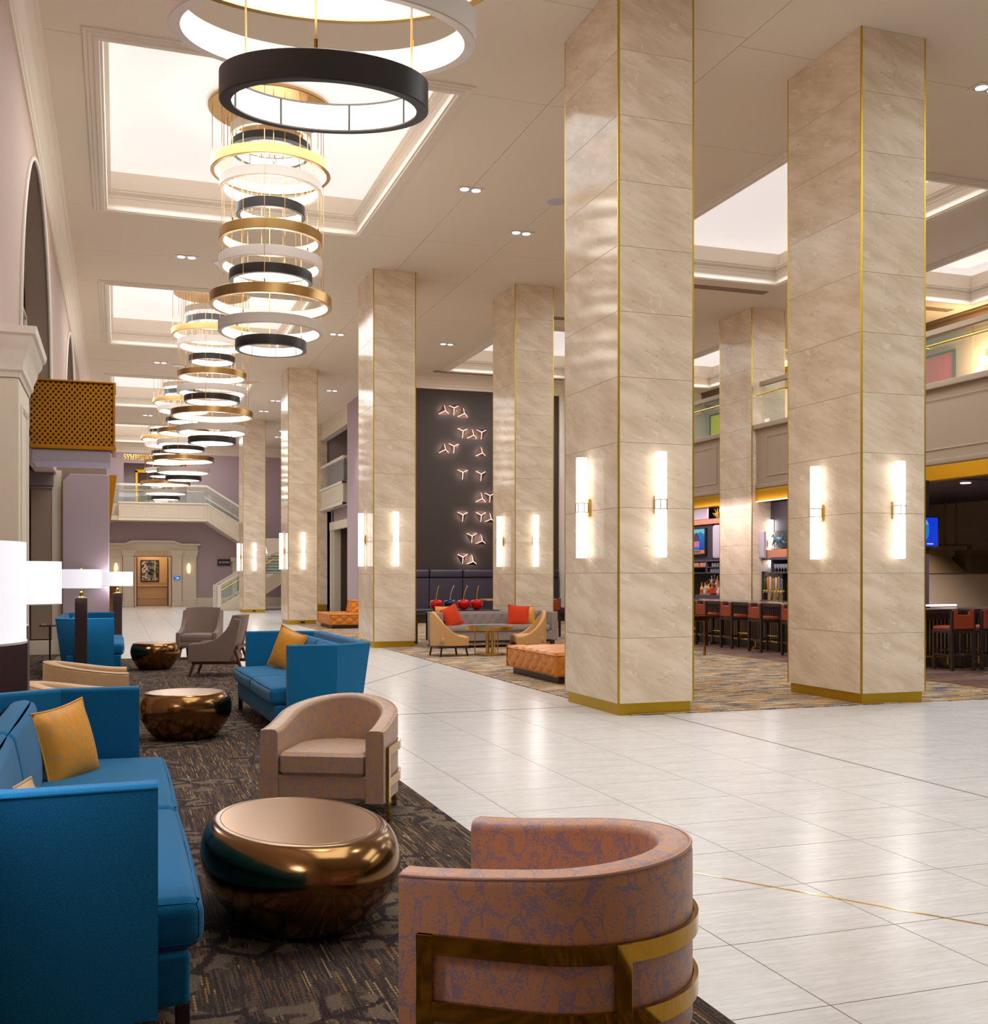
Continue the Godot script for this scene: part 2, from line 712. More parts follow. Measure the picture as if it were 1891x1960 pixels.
func make_materials() -> void:
	# shell of the room
	mat("ceiling_paint", rgb(232, 218, 198), 0.9)
	mat("trim_paint", rgb(232, 220, 204), 0.55)
	mat("cream_paint", rgb(222, 208, 186), 0.55)
	var wp := mat("wallpaper", Color.WHITE, 0.75)
	tex(wp, cloth_texture(Vector3(198, 172, 160), 0.05), 1.2, true)
	var mw := mat("mauve_wall", Color.WHITE, 0.8)
	tex(mw, cloth_texture(Vector3(178, 158, 163), 0.05), 1.0, true)
	mat("taupe_wall", rgb(150, 128, 112), 0.8)
	mat("grey_panel", rgb(134, 121, 118), 0.7)
	mat("dark_void", rgb(20, 16, 16), 0.6)
	mat("dark_wall", rgb(66, 52, 47), 0.65)
	mat("beige_panel", rgb(172, 150, 128), 0.6)
	mat("brown_mould", rgb(120, 96, 66), 0.6)
	var mb := mat("marble", Color.WHITE, 0.1, 0.0, 0.2)
	tex(mb, marble_texture(), 0.36)
	var tl := mat("floor_tile", Color.WHITE, 0.24, 0.0, 0.42)
	tex(tl, tile_texture(), 1.0)
	mat("grout", rgb(120, 100, 84), 0.9)
	var rg := mat("rug", Color.WHITE, 0.95, 0.0, 0.15)
	tex(rg, rug_texture(), 1.0)
	rg.uv1_scale = Vector3(1 / 3.2, 1 / 6.4, 1)
	var cp := mat("carpet", Color.WHITE, 0.95, 0.0, 0.15)
	tex(cp, carpet_texture(), 1.0 / 4.5)
	var wd := mat("plank", Color.WHITE, 0.4)
	tex(wd, wood_texture(Vector3(118, 88, 76)), 1.0)
	# metals
	mat("brass", Color(0.84, 0.70, 0.36), 0.28, 1.0)
	mat("bright_brass", Color(0.92, 0.76, 0.34), 0.1, 1.0)
	mat("antique_brass", Color(0.66, 0.50, 0.18), 0.08, 1.0)
	mat("brushed_gold", Color(0.80, 0.66, 0.20), 0.42, 1.0)
	mat("gold_band", Color(0.90, 0.68, 0.16), 0.38, 1.0)
	mat("lattice_gold", Color(0.74, 0.50, 0.10), 0.45, 0.85)
	mat("bronze", Color(0.52, 0.385, 0.235), 0.17, 1.0)
	mat("copper", Color(0.68, 0.54, 0.46), 0.35, 0.9)
	mat("chrome", Color(0.85, 0.85, 0.86), 0.12, 1.0)
	mat("ring_white", rgb(214, 200, 188), 0.5)
	mat("ring_black", rgb(36, 28, 24), 0.4)
	mat("ring_gold", Color(0.76, 0.61, 0.39), 0.32, 1.0)
	# light
	glow("ring_glow", Color(1.0, 0.975, 0.945), 1.1)
	glow("added_coffer_glow", Color(0.97, 0.945, 0.94), 0.6)  # for the sheet added in place of cove strips; the coffer top is plaster
	glow("sconce_glow", Color(1.0, 0.99, 0.985), 2.2)
	glow("spot_glow", Color(0.98, 0.99, 1.0), 3.0)
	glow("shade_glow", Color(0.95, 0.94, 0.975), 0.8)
	glow("star_glow", Color(1.0, 0.95, 0.92), 1.8)
	glow("warm_glow", Color(1.0, 0.86, 0.62), 1.4)
	glow("strip_glow", Color(1.0, 0.93, 0.97), 1.6)
	# seats
	var bl := sheen(mat("blue_wool", Color.WHITE, 0.9, 0.0, 0.3), 0.25)
	tex(bl, cloth_texture(Vector3(10, 104, 150), 0.25), 3.0)
	var mask := snake_mask(768)
	var s1 := sheen(mat("snake_copper", Color.WHITE, 0.42, 0.0, 0.5), 0.2)
	tex(s1, snake_texture(768, mask, Vector3(214, 158, 118), Vector3(168, 146, 160)), 1.7)
	var s2 := sheen(mat("snake_taupe", Color.WHITE, 0.45, 0.0, 0.5), 0.2)
	tex(s2, snake_texture(768, mask, Vector3(190, 152, 114), Vector3(166, 144, 142)), 1.7)
	var s3 := sheen(mat("snake_tan", Color.WHITE, 0.5, 0.0, 0.5), 0.2)
	tex(s3, snake_texture(768, mask, Vector3(200, 160, 110), Vector3(186, 156, 126)), 2.2)
	var s4 := mat("snake_gold", Color.WHITE, 0.5, 0.0, 0.5)
	tex(s4, snake_texture(768, mask, Vector3(232, 152, 16), Vector3(198, 150, 84)), 3.0)
	var g1 := sheen(mat("grey_wool", Color.WHITE, 0.9, 0.0, 0.3), 0.2)
	tex(g1, cloth_texture(Vector3(138, 116, 104), 0.14), 3.0)
	var g2 := sheen(mat("grey_velvet", Color.WHITE, 0.8, 0.0, 0.3), 0.3)
	tex(g2, cloth_texture(Vector3(148, 132, 124), 0.1), 3.0)
	var t2 := mat("tan_tweed", Color.WHITE, 0.85, 0.0, 0.3)
	tex(t2, cloth_texture(Vector3(206, 158, 104), 0.2), 3.0)
	var rd := sheen(mat("red_velvet", Color.WHITE, 0.8, 0.0, 0.3), 0.3)
	tex(rd, cloth_texture(Vector3(206, 58, 16), 0.2), 3.0)
	mat("tan_leather", rgb(214, 130, 40), 0.34, 0.0, 0.5)
	mat("oxblood_leather", rgb(160, 66, 36), 0.35, 0.0, 0.5)
	mat("navy_leather", rgb(70, 62, 78), 0.38, 0.0, 0.5)
	mat("espresso_wood", rgb(48, 34, 30), 0.4)
	mat("lamp_post", rgb(58, 40, 38), 0.45)
	mat("red_wood", rgb(92, 40, 26), 0.4)
	mat("linen", rgb(236, 234, 238), 0.85)
	mat("black_metal", rgb(28, 24, 24), 0.4)
	mat("red_lacquer", rgb(214, 16, 22), 0.1)
	mat("blue_lacquer", rgb(18, 34, 82), 0.1)
	var gr := mat("granite", Color.WHITE, 0.2)
	tex(gr, stone_texture(Vector3(46, 36, 32), Vector3(110, 86, 70)), 3.0, true)
	mat("bar_rib", Color(0.62, 0.50, 0.38), 0.35, 0.6)
	mat("bar_trim", rgb(84, 76, 96), 0.45)
	mat("bar_niche", rgb(60, 50, 60), 0.5)
	mat("bar_black", rgb(26, 21, 23), 0.5)
	mat("silver_bark", rgb(196, 186, 200), 0.45)
	mat("copper_tile", rgb(204, 138, 104), 0.4)
	mat("stair_tread", rgb(70, 58, 56), 0.9)
	mat("satin_wall", rgb(176, 160, 140), 0.7)
	mat("brown_door", rgb(84, 62, 50), 0.5)
	mat("maple_panel", rgb(208, 182, 146), 0.5)
	var gl := mat("rail_glass", Color(0.72, 0.88, 0.80, 0.10), 0.02)
	gl.transparency = BaseMaterial3D.TRANSPARENCY_ALPHA
	var gd := mat("night_glass", rgb(14, 12, 12), 0.05)
	gd.metallic_specular = 0.5
	var cg := mat("clear_glass", Color(0.92, 0.94, 0.96, 0.18), 0.03)
	cg.transparency = BaseMaterial3D.TRANSPARENCY_ALPHA


func build_light() -> void:
	var cam := Camera3D.new()
	cam.name = "camera"
	cam.projection = Camera3D.PROJECTION_FRUSTUM
	cam.keep_aspect = Camera3D.KEEP_HEIGHT
	var near := 0.05
	# focal length 2082 px in a frame 1960 px high; the lens is shifted up by 122 px
	cam.set_frustum(2.0 * near * 980.0 / 2082.0, Vector2(0, near * 122.0 / 2082.0), near, 200.0)
	cam.position = Vector3(0, 1.5, 0)
	cam.rotation_degrees = Vector3(0, -19.09, 0)
	add_child(cam)
	cam.current = true
	var we := WorldEnvironment.new()
	we.name = "world"
	var e := Environment.new()
	e.background_mode = Environment.BG_COLOR
	e.background_color = Color(0.01, 0.01, 0.012)
	e.tonemap_mode = Environment.TONE_MAPPER_LINEAR
	e.tonemap_exposure = 1.0
	e.sdfgi_enabled = true
	e.ssao_enabled = true
	e.ssil_enabled = true
	we.environment = e
	add_child(we)
	# area lights added for cove light; each coffer also has an added glow panel
	var warm := Color(0.945, 0.98, 1.0)
	for c in coffers():
		area(Vector3((c[0] + c[1]) / 2, 7.93, (c[2] + c[3]) / 2), Vector3.DOWN, Vector2(c[1] - c[0] - 0.2, absf(c[3] - c[2]) - 0.2), COFFER_ENERGY, warm, "coffer_light")


const COFFER_ENERGY := 26.0


# x0, x1, near z, far z of each ceiling coffer
func coffers() -> Array:
	var out := []
	for k in 5:
		out.append([-0.17, 4.19, -2.25 - 11.43 * k, -8.5 - 11.43 * k])
	for k in [-1, 0, 1]:
		out.append([9.69, 13.51, -14.2 - 11.85 * k, -20.35 - 11.85 * k])
		out.append([15.94, 18.81, -14.2 - 11.85 * k, -20.35 - 11.85 * k])
	return out


func build_floor() -> void:
	var fl := setting("floor", "pale travertine tile floor with linear veins")
	part(fl, "screed", MB.new().box2(Vector3(-3, -0.3, 6), Vector3(21, -0.012, -61)).done(0), M.grout)
	var tw := 0.808
	var td := 0.6555
	var gap := 0.005
	var kinds := []
	for k in 8:
		var mb := MB.new()
		mb.uo = Vector2(k * 0.37, k * 0.61)
		mb.box(Vector3(0, -0.006, 0), Vector3(tw - gap, 0.012, td - gap))
		kinds.append(mb.done(0))
	var far_mb := MB.new()
	var spots := []
	for r in range(-10, 82):
		var z := -3.205 - td * (r + 0.5)
		for c in range(-4, 16):
			var x := 2.352 + tw * (c + 0.5)
			if z < -20.4:
				if x < -1.5 or x > 8.0:
					continue
			elif z < -10.9:
				if x < 1.6 or x > 5.6:
					continue
			else:
				if x < 1.6 or x > 13.0:
					continue
			spots.append(Vector3(x, 0, z))
	var view := []
	for s in spots:
		var rel := Vector2(s.x, s.z).rotated(deg_to_rad(-19.09))
		var d: float = -rel.y
		if d > 2.2 and absf(rel.x / d) < 0.5 and 1.5 * 2082 / d < 900:
			view.append([d, s])
	view.sort_custom(func(a, b): return a[0] < b[0])
	var near := {}
	for k in mini(296, view.size()):
		near[view[k][1]] = true
	rng.seed = 77
	for s in spots:
		var k := rng.randi() % 8
		if near.has(s):
			part(fl, "tile", kinds[k], M.floor_tile, s)
		else:
			far_mb.uo = Vector2(k * 0.37 - s.x, k * 0.61 - s.z)
			far_mb.box(s + Vector3(0, -0.006, 0), Vector3(tw - gap, 0.012, td - gap))
	var far := part(fl, "distant_tiles", far_mb.done(0), M.floor_tile)
	far.set_meta("kind", "stuff")
	# inlaid strips that cut across the tiles
	floor_strip(fl, Vector2(1.96, -6.02), Vector2(4.55, -2.2), 0.012, M.bright_brass, "brass_inlay")
	floor_strip(fl, Vector2(5.19, -18.04), Vector2(2.2, -13.09), 0.014, M.grout, "dark_joint")
	floor_strip(fl, Vector2(1.94, -11.44), Vector2(5.06, -11.46), 0.014, M.grout, "dark_joint")
	floor_strip(fl, Vector2(5.56, -10.5), Vector2(5.56, -2.0), 0.008, M.grout, "dark_joint")
	# plank floor by the bar
	var pl := MB.new().box(Vector3.ZERO, Vector3(0.176, 0.02, 14.0)).done(0)
	for k in 9:
		part(fl, "plank", pl, M.plank, Vector3(10.95 + k * 0.18, 0.012, -16.2))
	part(fl, "carpet_edge_strip", MB.new().box2(Vector3(10.83, 0.0, -9.4), Vector3(10.86, 0.024, -23.2)).done(0), M.brass)
	var ru := MB.new()
	ru.rbox(Vector3(0.44, 0.006, -11.0), Vector3(3.0, 0.02, 19.2), 0.006, 1)
	var rg := solo("lounge_rug", "dark brown patterned rug under the blue sofas and bronze tables", "rug", ru.done(30), M.rug)
	var c2 := MB.new()
	c2.box2(Vector3(5.2, -0.004, -10.52), Vector3(10.83, 0.012, -34.0))
	c2.box2(Vector3(10.83, -0.004, -23.2), Vector3(19.4, 0.012, -34.0))
	part(fl, "bar_carpet", c2.done(0), M.carpet).set_meta("label", "beige, blue and ochre streaked carpet")
	part(fl, "passage_carpet", MB.new().box2(Vector3(-2.5, -0.01, -10.2), Vector3(-1.08, 0.012, -22.3)).done(0), M.rug)


func floor_strip(fl: Node3D, a: Vector2, b: Vector2, w: float, m: Material, called: String) -> void:
	var mid := (a + b) / 2
	var o := part(fl, called, MB.new().box(Vector3.ZERO, Vector3(w, 0.004, a.distance_to(b))).done(0), m, Vector3(mid.x, 0.0, mid.y))
	o.rotation.y = atan2(b.x - a.x, b.y - a.y)


func build_ceiling() -> void:
	var cl := setting("ceiling", "warm beige painted ceiling with fine panel joints")
	var xs := [-3.0, -0.18, 4.2, 5.5, 7.06, 9.68, 13.52, 15.93, 18.82, 20.0]
	var cut_x := [false, false, false, true, true, false, false, false, false, false]
	var zs := [6.0]
	var cut_z := [false]
	for k in 5:
		var o := -11.43 * k
		for q in [[-2.25, true], [-8.5, true], [-11.2, true]]:
			zs.append(q[0] + o)
			cut_z.append(q[1])
	zs.append(-61.0)
	cut_z.append(false)
	# right of x = 7.06 the coffers keep another rhythm
	var zs2 := [6.0, -2.35, -8.5, -11.4, -14.2, -20.35, -23.2, -26.05, -32.2, -46.0, -61.0]
	for i in xs.size() - 1:
		var right: bool = xs[i] >= 7.0
		var zz: Array = zs2 if right else zs
		for j in zz.size() - 1:
			var open := false
			for c in coffers():
				if absf(c[0] - xs[i]) < 0.02 and absf(c[1] - xs[i + 1]) < 0.02 and zz[j] <= c[2] + 0.05 and zz[j + 1] >= c[3] - 0.05:
					open = true
			if open:
				continue
			var gx0 := 0.004 if cut_x[i] else 0.0
			var gx1 := 0.004 if cut_x[i + 1] else 0.0
			var gz := 0.004
			part(cl, "ceiling_panel", MB.new().box2(Vector3(xs[i] + gx0, CEIL, zz[j] - gz), Vector3(xs[i + 1] - gx1, CEIL + 0.1, zz[j + 1] + gz)).done(0), M.ceiling_paint)
	part(cl, "roof_slab", MB.new().box2(Vector3(-3.2, 8.95, 6.2), Vector3(20.2, 9.15, -61)).done(0), M.dark_void)
	part(cl, "back_soffit", MB.new().box2(Vector3(-3.0, CEIL + 0.1, -55.0), Vector3(20.0, CEIL + 0.2, -61)).done(0), M.ceiling_paint)


func build_coffers() -> void:
	var side := ["left", "middle", "right"]
	var order := ["above the camera", "nearest in view", "second along", "third along", "at the far end"]
	var n := 0
	for c in coffers():
		var k: int
		var row: String
		if n < 5:
			row = order[n] + " over the left lounge"
		else:
			row = ["nearest", "middle", "far"][(n - 5) / 2] + (" over the bar side seating" if (n - 5) % 2 == 0 else " over the mezzanine")
		var t := thing("ceiling_coffer", "white recessed ceiling coffer with stepped moulding and added glow panel, " + row, "ceiling coffer")
		n += 1
		var x0: float = c[0]
		var x1: float = c[1]
		var z0: float = c[3]
		var z1: float = c[2]
		# flat stepped frame on the ceiling
		var f := MB.new().rect_sweep(x0, x1, z0, z1, [Vector2(0.22, CEIL), Vector2(0.22, CEIL - 0.02), Vector2(0.17, CEIL - 0.02), Vector2(0.165, CEIL - 0.035), Vector2(0.11, CEIL - 0.035), Vector2(0.10, CEIL - 0.055), Vector2(0.04, CEIL - 0.06), Vector2(0.03, CEIL - 0.045), Vector2(0.0, CEIL - 0.045), Vector2(-0.012, CEIL - 0.02), Vector2(0.0, CEIL + 0.01)])
		part(t, "frame", f.done(20), M.trim_paint)
		var b := MB.new().rect_sweep(x0, x1, z0, z1, [Vector2(0.0, CEIL + 0.01), Vector2(0.0, CEIL + 0.17), Vector2(-0.012, CEIL + 0.175), Vector2(-0.012, CEIL + 0.2), Vector2(0.004, CEIL + 0.215), Vector2(-0.03, CEIL + 0.25), Vector2(-0.05, CEIL + 0.26), Vector2(-0.05, CEIL + 0.29), Vector2(-0.065, CEIL + 0.30), Vector2(-0.065, CEIL + 0.33), Vector2(0.3, CEIL + 0.33)])
		part(t, "cornice", b.done(20), M.trim_paint)
		part(t, "upper_wall", MB.new().rect_sweep(x0, x1, z0, z1, [Vector2(0.3, CEIL + 0.33), Vector2(0.3, 8.62)]).done(0), M.trim_paint)
		part(t, "added_glow_panel", MB.new().box2(Vector3(x0 - 0.3, 8.6, z0 - 0.3), Vector3(x1 + 0.3, 8.64, z1 + 0.3)).done(0), M.added_coffer_glow)  # added glowing sheet, stands in for the cove lighting on the ledge
		part(t, "lid", MB.new().box2(Vector3(x0 - 0.4, 8.65, z0 - 0.4), Vector3(x1 + 0.4, 8.7, z1 + 0.4)).done(0), M.dark_void)


func build_ceiling_fittings() -> void:
	var where := [
		[1.3, -22.56, "between the two nearest left coffers"], [5.5, -17.09, "in front of the nearest tall column"], [7.09, -18.94, "right of the nearest joint, second from the camera"],
		[1.21, -33.98, "between the second and third left coffers"], [5.47, -28.48, "behind the second left column"], [8.56, -28.7, "before the dark feature wall"], [6.97, -37.2, "beside the small side balcony"],
		[5.43, -40.0, "between the two far columns, nearer one"], [5.35, -42.7, "between the two far columns, farther one"], [1.14, -45.3, "before the far left coffer"], [10.75, -11.33, "at the right edge of the picture"],
		[6.9, -48.3, "over the staircase"], [7.0, -50.4, "over the stair landing"], [5.5, -5.7, "above the open tile floor"], [7.09, -7.5, "above the open tile floor, farther right"], [1.3, -11.1, "between the coffer above the camera and the next"]]
	var body := MB.new()
	body.rect_sweep(-0.2, 0.2, -0.1, 0.1, [Vector2(0.03, 0.0), Vector2(0.03, -0.008), Vector2(0.0, -0.008), Vector2(-0.012, 0.015)])
	var bm := body.done(0)
	var pm := MB.new().box(Vector3(0, 0.0, 0), Vector3(0.4, 0.006, 0.2)).done(0)
	var lm := MB.new().lathe([Vector2(0.0, -0.016), Vector2(0.04, -0.014), Vector2(0.072, -0.008), Vector2(0.078, -0.001), Vector2(0.0, -0.001)], 16).done(50)
	for w in where:
		var t := thing("downlight", "recessed twin downlight with two round lamps " + w[2], "ceiling light", Vector3(w[0], CEIL - 0.004, w[1]), 0.0, "twin ceiling downlights")
		part(t, "trim", bm, M.trim_paint)
		part(t, "plate", pm, M.silver_bark)
		for s in [-1, 1]:
			part(t, "lamp", lm, M.spot_glow, Vector3(0.1 * s, 0.0, 0))
		spot(Vector3(w[0], CEIL - 0.05, w[1]), SPOT_ENERGY, Color(0.96, 0.97, 1.0), 42.0)
	var sp := MB.new().lathe([Vector2(0.0, -0.012), Vector2(0.15, -0.012), Vector2(0.165, -0.008), Vector2(0.17, 0.0)], 24).done(30)
	solo("ceiling_speaker", "round grey speaker grille set in the ceiling by the nearest column", "speaker", sp, M.silver_bark, Vector3(7.06, CEIL, -17.16))
	solo("ceiling_speaker", "round grey speaker grille in the ceiling beside the second chandelier", "speaker", sp, M.silver_bark, Vector3(1.75, CEIL, -34.3))
	solo("ceiling_speaker", "round grey speaker grille in the ceiling beside the first full chandelier", "speaker", sp, M.silver_bark, Vector3(2.0, CEIL, -22.75))
	# slot air grilles
	for v in [[9.9, 13.8, -21.15, "beyond the nearest right coffer"], [9.3, 13.7, -32.6, "before the dark feature wall"], [16.2, 18.9, -21.1, "over the mezzanine at the picture's right"], [9.4, 13.6, -24.9, "behind the second right column"]]:
		var t := thing("air_grille", "long slotted ceiling air grille " + v[3], "vent", Vector3(0, CEIL, 0))
		part(t, "backing", MB.new().box2(Vector3(v[0], -0.004, v[2] - 0.12), Vector3(v[1], 0.0, v[2] + 0.12)).done(0), M.dark_void)
		for k in 5:
			part(t, "slat", MB.new().box2(Vector3(v[0], -0.016, v[2] - 0.12 + k * 0.054), Vector3(v[1], -0.004, v[2] - 0.097 + k * 0.054)).done(0), M.beige_panel)


const SPOT_ENERGY := 12.0


func build_columns() -> void:
	var w := 0.914
	var d := 1.466
	var cols := [
		[5.05, -10.54, "tall cream marble column nearest the camera with two sconces", 3], [8.137, -10.51, "cream marble column farthest right in front, beside the bar", 3],
		[5.01, -22.13, "cream marble column between the far lounge and the dark feature wall", 3], [8.19, -22.27, "cream marble column behind the grey sofa", 3],
		[4.93, -33.54, "slender distant cream marble column left of the tufted ottoman", 3], [4.79, -44.93, "farthest cream marble column before the staircase", 3],
		[14.24, -22.42, "cream marble column standing behind the bar counter", 1]]
	var ph := 0.7
	var y0 := 0.13
	var n := 11
	var top := CEIL - y0 - ph * (n - 1)
	var fronts := []
	var sides := []
	var caps := [[], []]
	rng.seed = 5
	for k in 9:
		for q in 2:
			var mb := MB.new()
			mb.uo = Vector2(rng.randf_range(0.8, 2.0), rng.randf_range(0.4, 2.3))
			var wide := (w if q == 0 else d) - 0.024
			mb.rbox(Vector3.ZERO, Vector3(wide if q == 0 else 0.02, ph - 0.003, 0.02 if q == 0 else wide), 0.0015, 1)
			(fronts if q == 0 else sides).append(mb.done(20))
			var mc := MB.new()
			mc.uo = Vector2(rng.randf_range(0.8, 2.0), rng.randf_range(0.5, 2.2))
			mc.rbox(Vector3.ZERO, Vector3(wide if q == 0 else 0.02, top - 0.003, 0.02 if q == 0 else wide), 0.0015, 1)
			caps[q].append(mc.done(20))
	var edge := MB.new().box(Vector3.ZERO, Vector3(0.02, CEIL - y0, 0.02)).done(0)
	for c in cols:
		var t := thing("marble_column", c[2], "column", Vector3(c[0], 0, c[1]))
		part(t, "core", MB.new().box2(Vector3(0.02, y0, -0.02), Vector3(w - 0.02, CEIL, -d + 0.02)).done(0), M.grout)
		part(t, "base", MB.new().box2(Vector3(0.03, 0.0, -0.03), Vector3(w - 0.03, y0, -d + 0.03)).done(0), M.brushed_gold)
		for k in n:
			var h := ph if k < n - 1 else top
			var y := y0 + ph * k + h / 2
			for face in 4:
				var q := face % 2
				var pool: Array = (caps[q] if k == n - 1 else (fronts if q == 0 else sides))
				var m: Mesh = pool[rng.randi() % pool.size()]
				var at: Vector3 = [Vector3(w / 2, y, -0.01), Vector3(0.01, y, -d / 2), Vector3(w / 2, y, -d + 0.01), Vector3(w - 0.01, y, -d / 2)][face]
				part(t, "marble_panel", m, M.marble, at)
		for q in [Vector2(0.009, -0.009), Vector2(w - 0.009, -0.009), Vector2(0.009, -d + 0.009), Vector2(w - 0.009, -d + 0.009)]:
			part(t, "edge_strip", edge, M.brushed_gold, Vector3(q.x, (CEIL + y0) / 2, q.y))
		if c[1] < -30.0:
			part(t, "socket", MB.new().box(Vector3(w / 2, 0.065, -0.028), Vector3(0.14, 0.05, 0.008)).done(0), M.black_metal)
		var who: String = {0: "nearest column", 1: "front right column", 2: "second left column", 3: "column behind the grey sofa", 4: "slender third column", 5: "farthest column", 6: "column behind the bar"}[cols.find(c)]
		sconce(Vector3(c[0] + w / 2, 0, c[1]), 0.0, "front of the " + who)
		if c[3] == 3:
			sconce(Vector3(c[0], 0, c[1] - d / 2), -PI / 2, "left side of the " + who)


var sconce_parts := []


func sconce(at: Vector3, turn: float, where: String) -> void:
	if sconce_parts.is_empty():
		var tb := MB.new()
		var prof := [Vector2(0.0, 1.7), Vector2(0.06, 1.7), Vector2(0.064, 1.705), Vector2(0.064, 2.825), Vector2(0.06, 2.83), Vector2(0.0, 2.83)]
		tb.lathe(prof, 20, Vector3(0, 0, 0.1))
		sconce_parts.append(tb.done(35))
		sconce_parts.append(MB.new().rbox(Vector3(0, 2.265, 0.018), Vector3(0.075, 0.2, 0.035), 0.006, 1).done(30))
		var cg := MB.new()
		for y in [2.215, 2.315]:
			var path := []
			for k in 20:
				path.append(Vector3(cos(TAU * k / 20) * 0.072, y, 0.1 + sin(TAU * k / 20) * 0.072))
			cg.tube(path, 0.005, 6, true)
		for k in 6:
			var a := TAU * k / 6
			cg.tube([Vector3(cos(a) * 0.072, 2.215, 0.1 + sin(a) * 0.072), Vector3(cos(a) * 0.072, 2.315, 0.1 + sin(a) * 0.072)], 0.004, 5)
		sconce_parts.append(cg.done(40))
		sconce_parts.append(MB.new().box(Vector3(0, 2.265, 0.04), Vector3(0.03, 0.06, 0.05)).done(0))
	var t := thing("wall_sconce", "white tube sconce on the " + where, "wall light", at, turn, "tube sconces on the columns")
	part(t, "light_tube", sconce_parts[0], M.sconce_glow)
	part(t, "bracket", sconce_parts[1], M.brass)
	part(t, "cage", sconce_parts[2], M.antique_brass)
	part(t, "arm", sconce_parts[3], M.brass)
	var dir := Vector3(0, 0, 1).rotated(Vector3.UP, turn)
	area(at + dir * 0.175 + Vector3(0, 2.265, 0), dir, Vector2(0.1, 1.1), 0.35, Color(1, 0.98, 0.97), "sconce_light")


func crown(h := 0.36, o := 0.28) -> Array:
	return [Vector2(0, -h), Vector2(0.03, -h), Vector2(0.035, -h * 0.9), Vector2(0.06, -h * 0.86), Vector2(0.07, -h * 0.72), Vector2(o * 0.4, -h * 0.6), Vector2(o * 0.5, -h * 0.45), Vector2(o * 0.55, -h * 0.4), Vector2(o * 0.78, -h * 0.24), Vector2(o * 0.82, -h * 0.12), Vector2(o * 0.98, -h * 0.08), Vector2(o, 0)]


func arch_poly(z0: float, z1: float, sill: float, spring: float) -> Array:
	var out := [Vector2(z0, sill), Vector2(z0, spring)]
	var c := (z0 + z1) / 2
	var r := absf(z1 - z0) / 2
	for k in range(1, 32):
		var a := PI * k / 32
		out.append(Vector2(c + (z0 - c) * cos(a), spring + sin(a) * r))
	out.append(Vector2(z1, spring))
	out.append(Vector2(z1, sill))
	return out


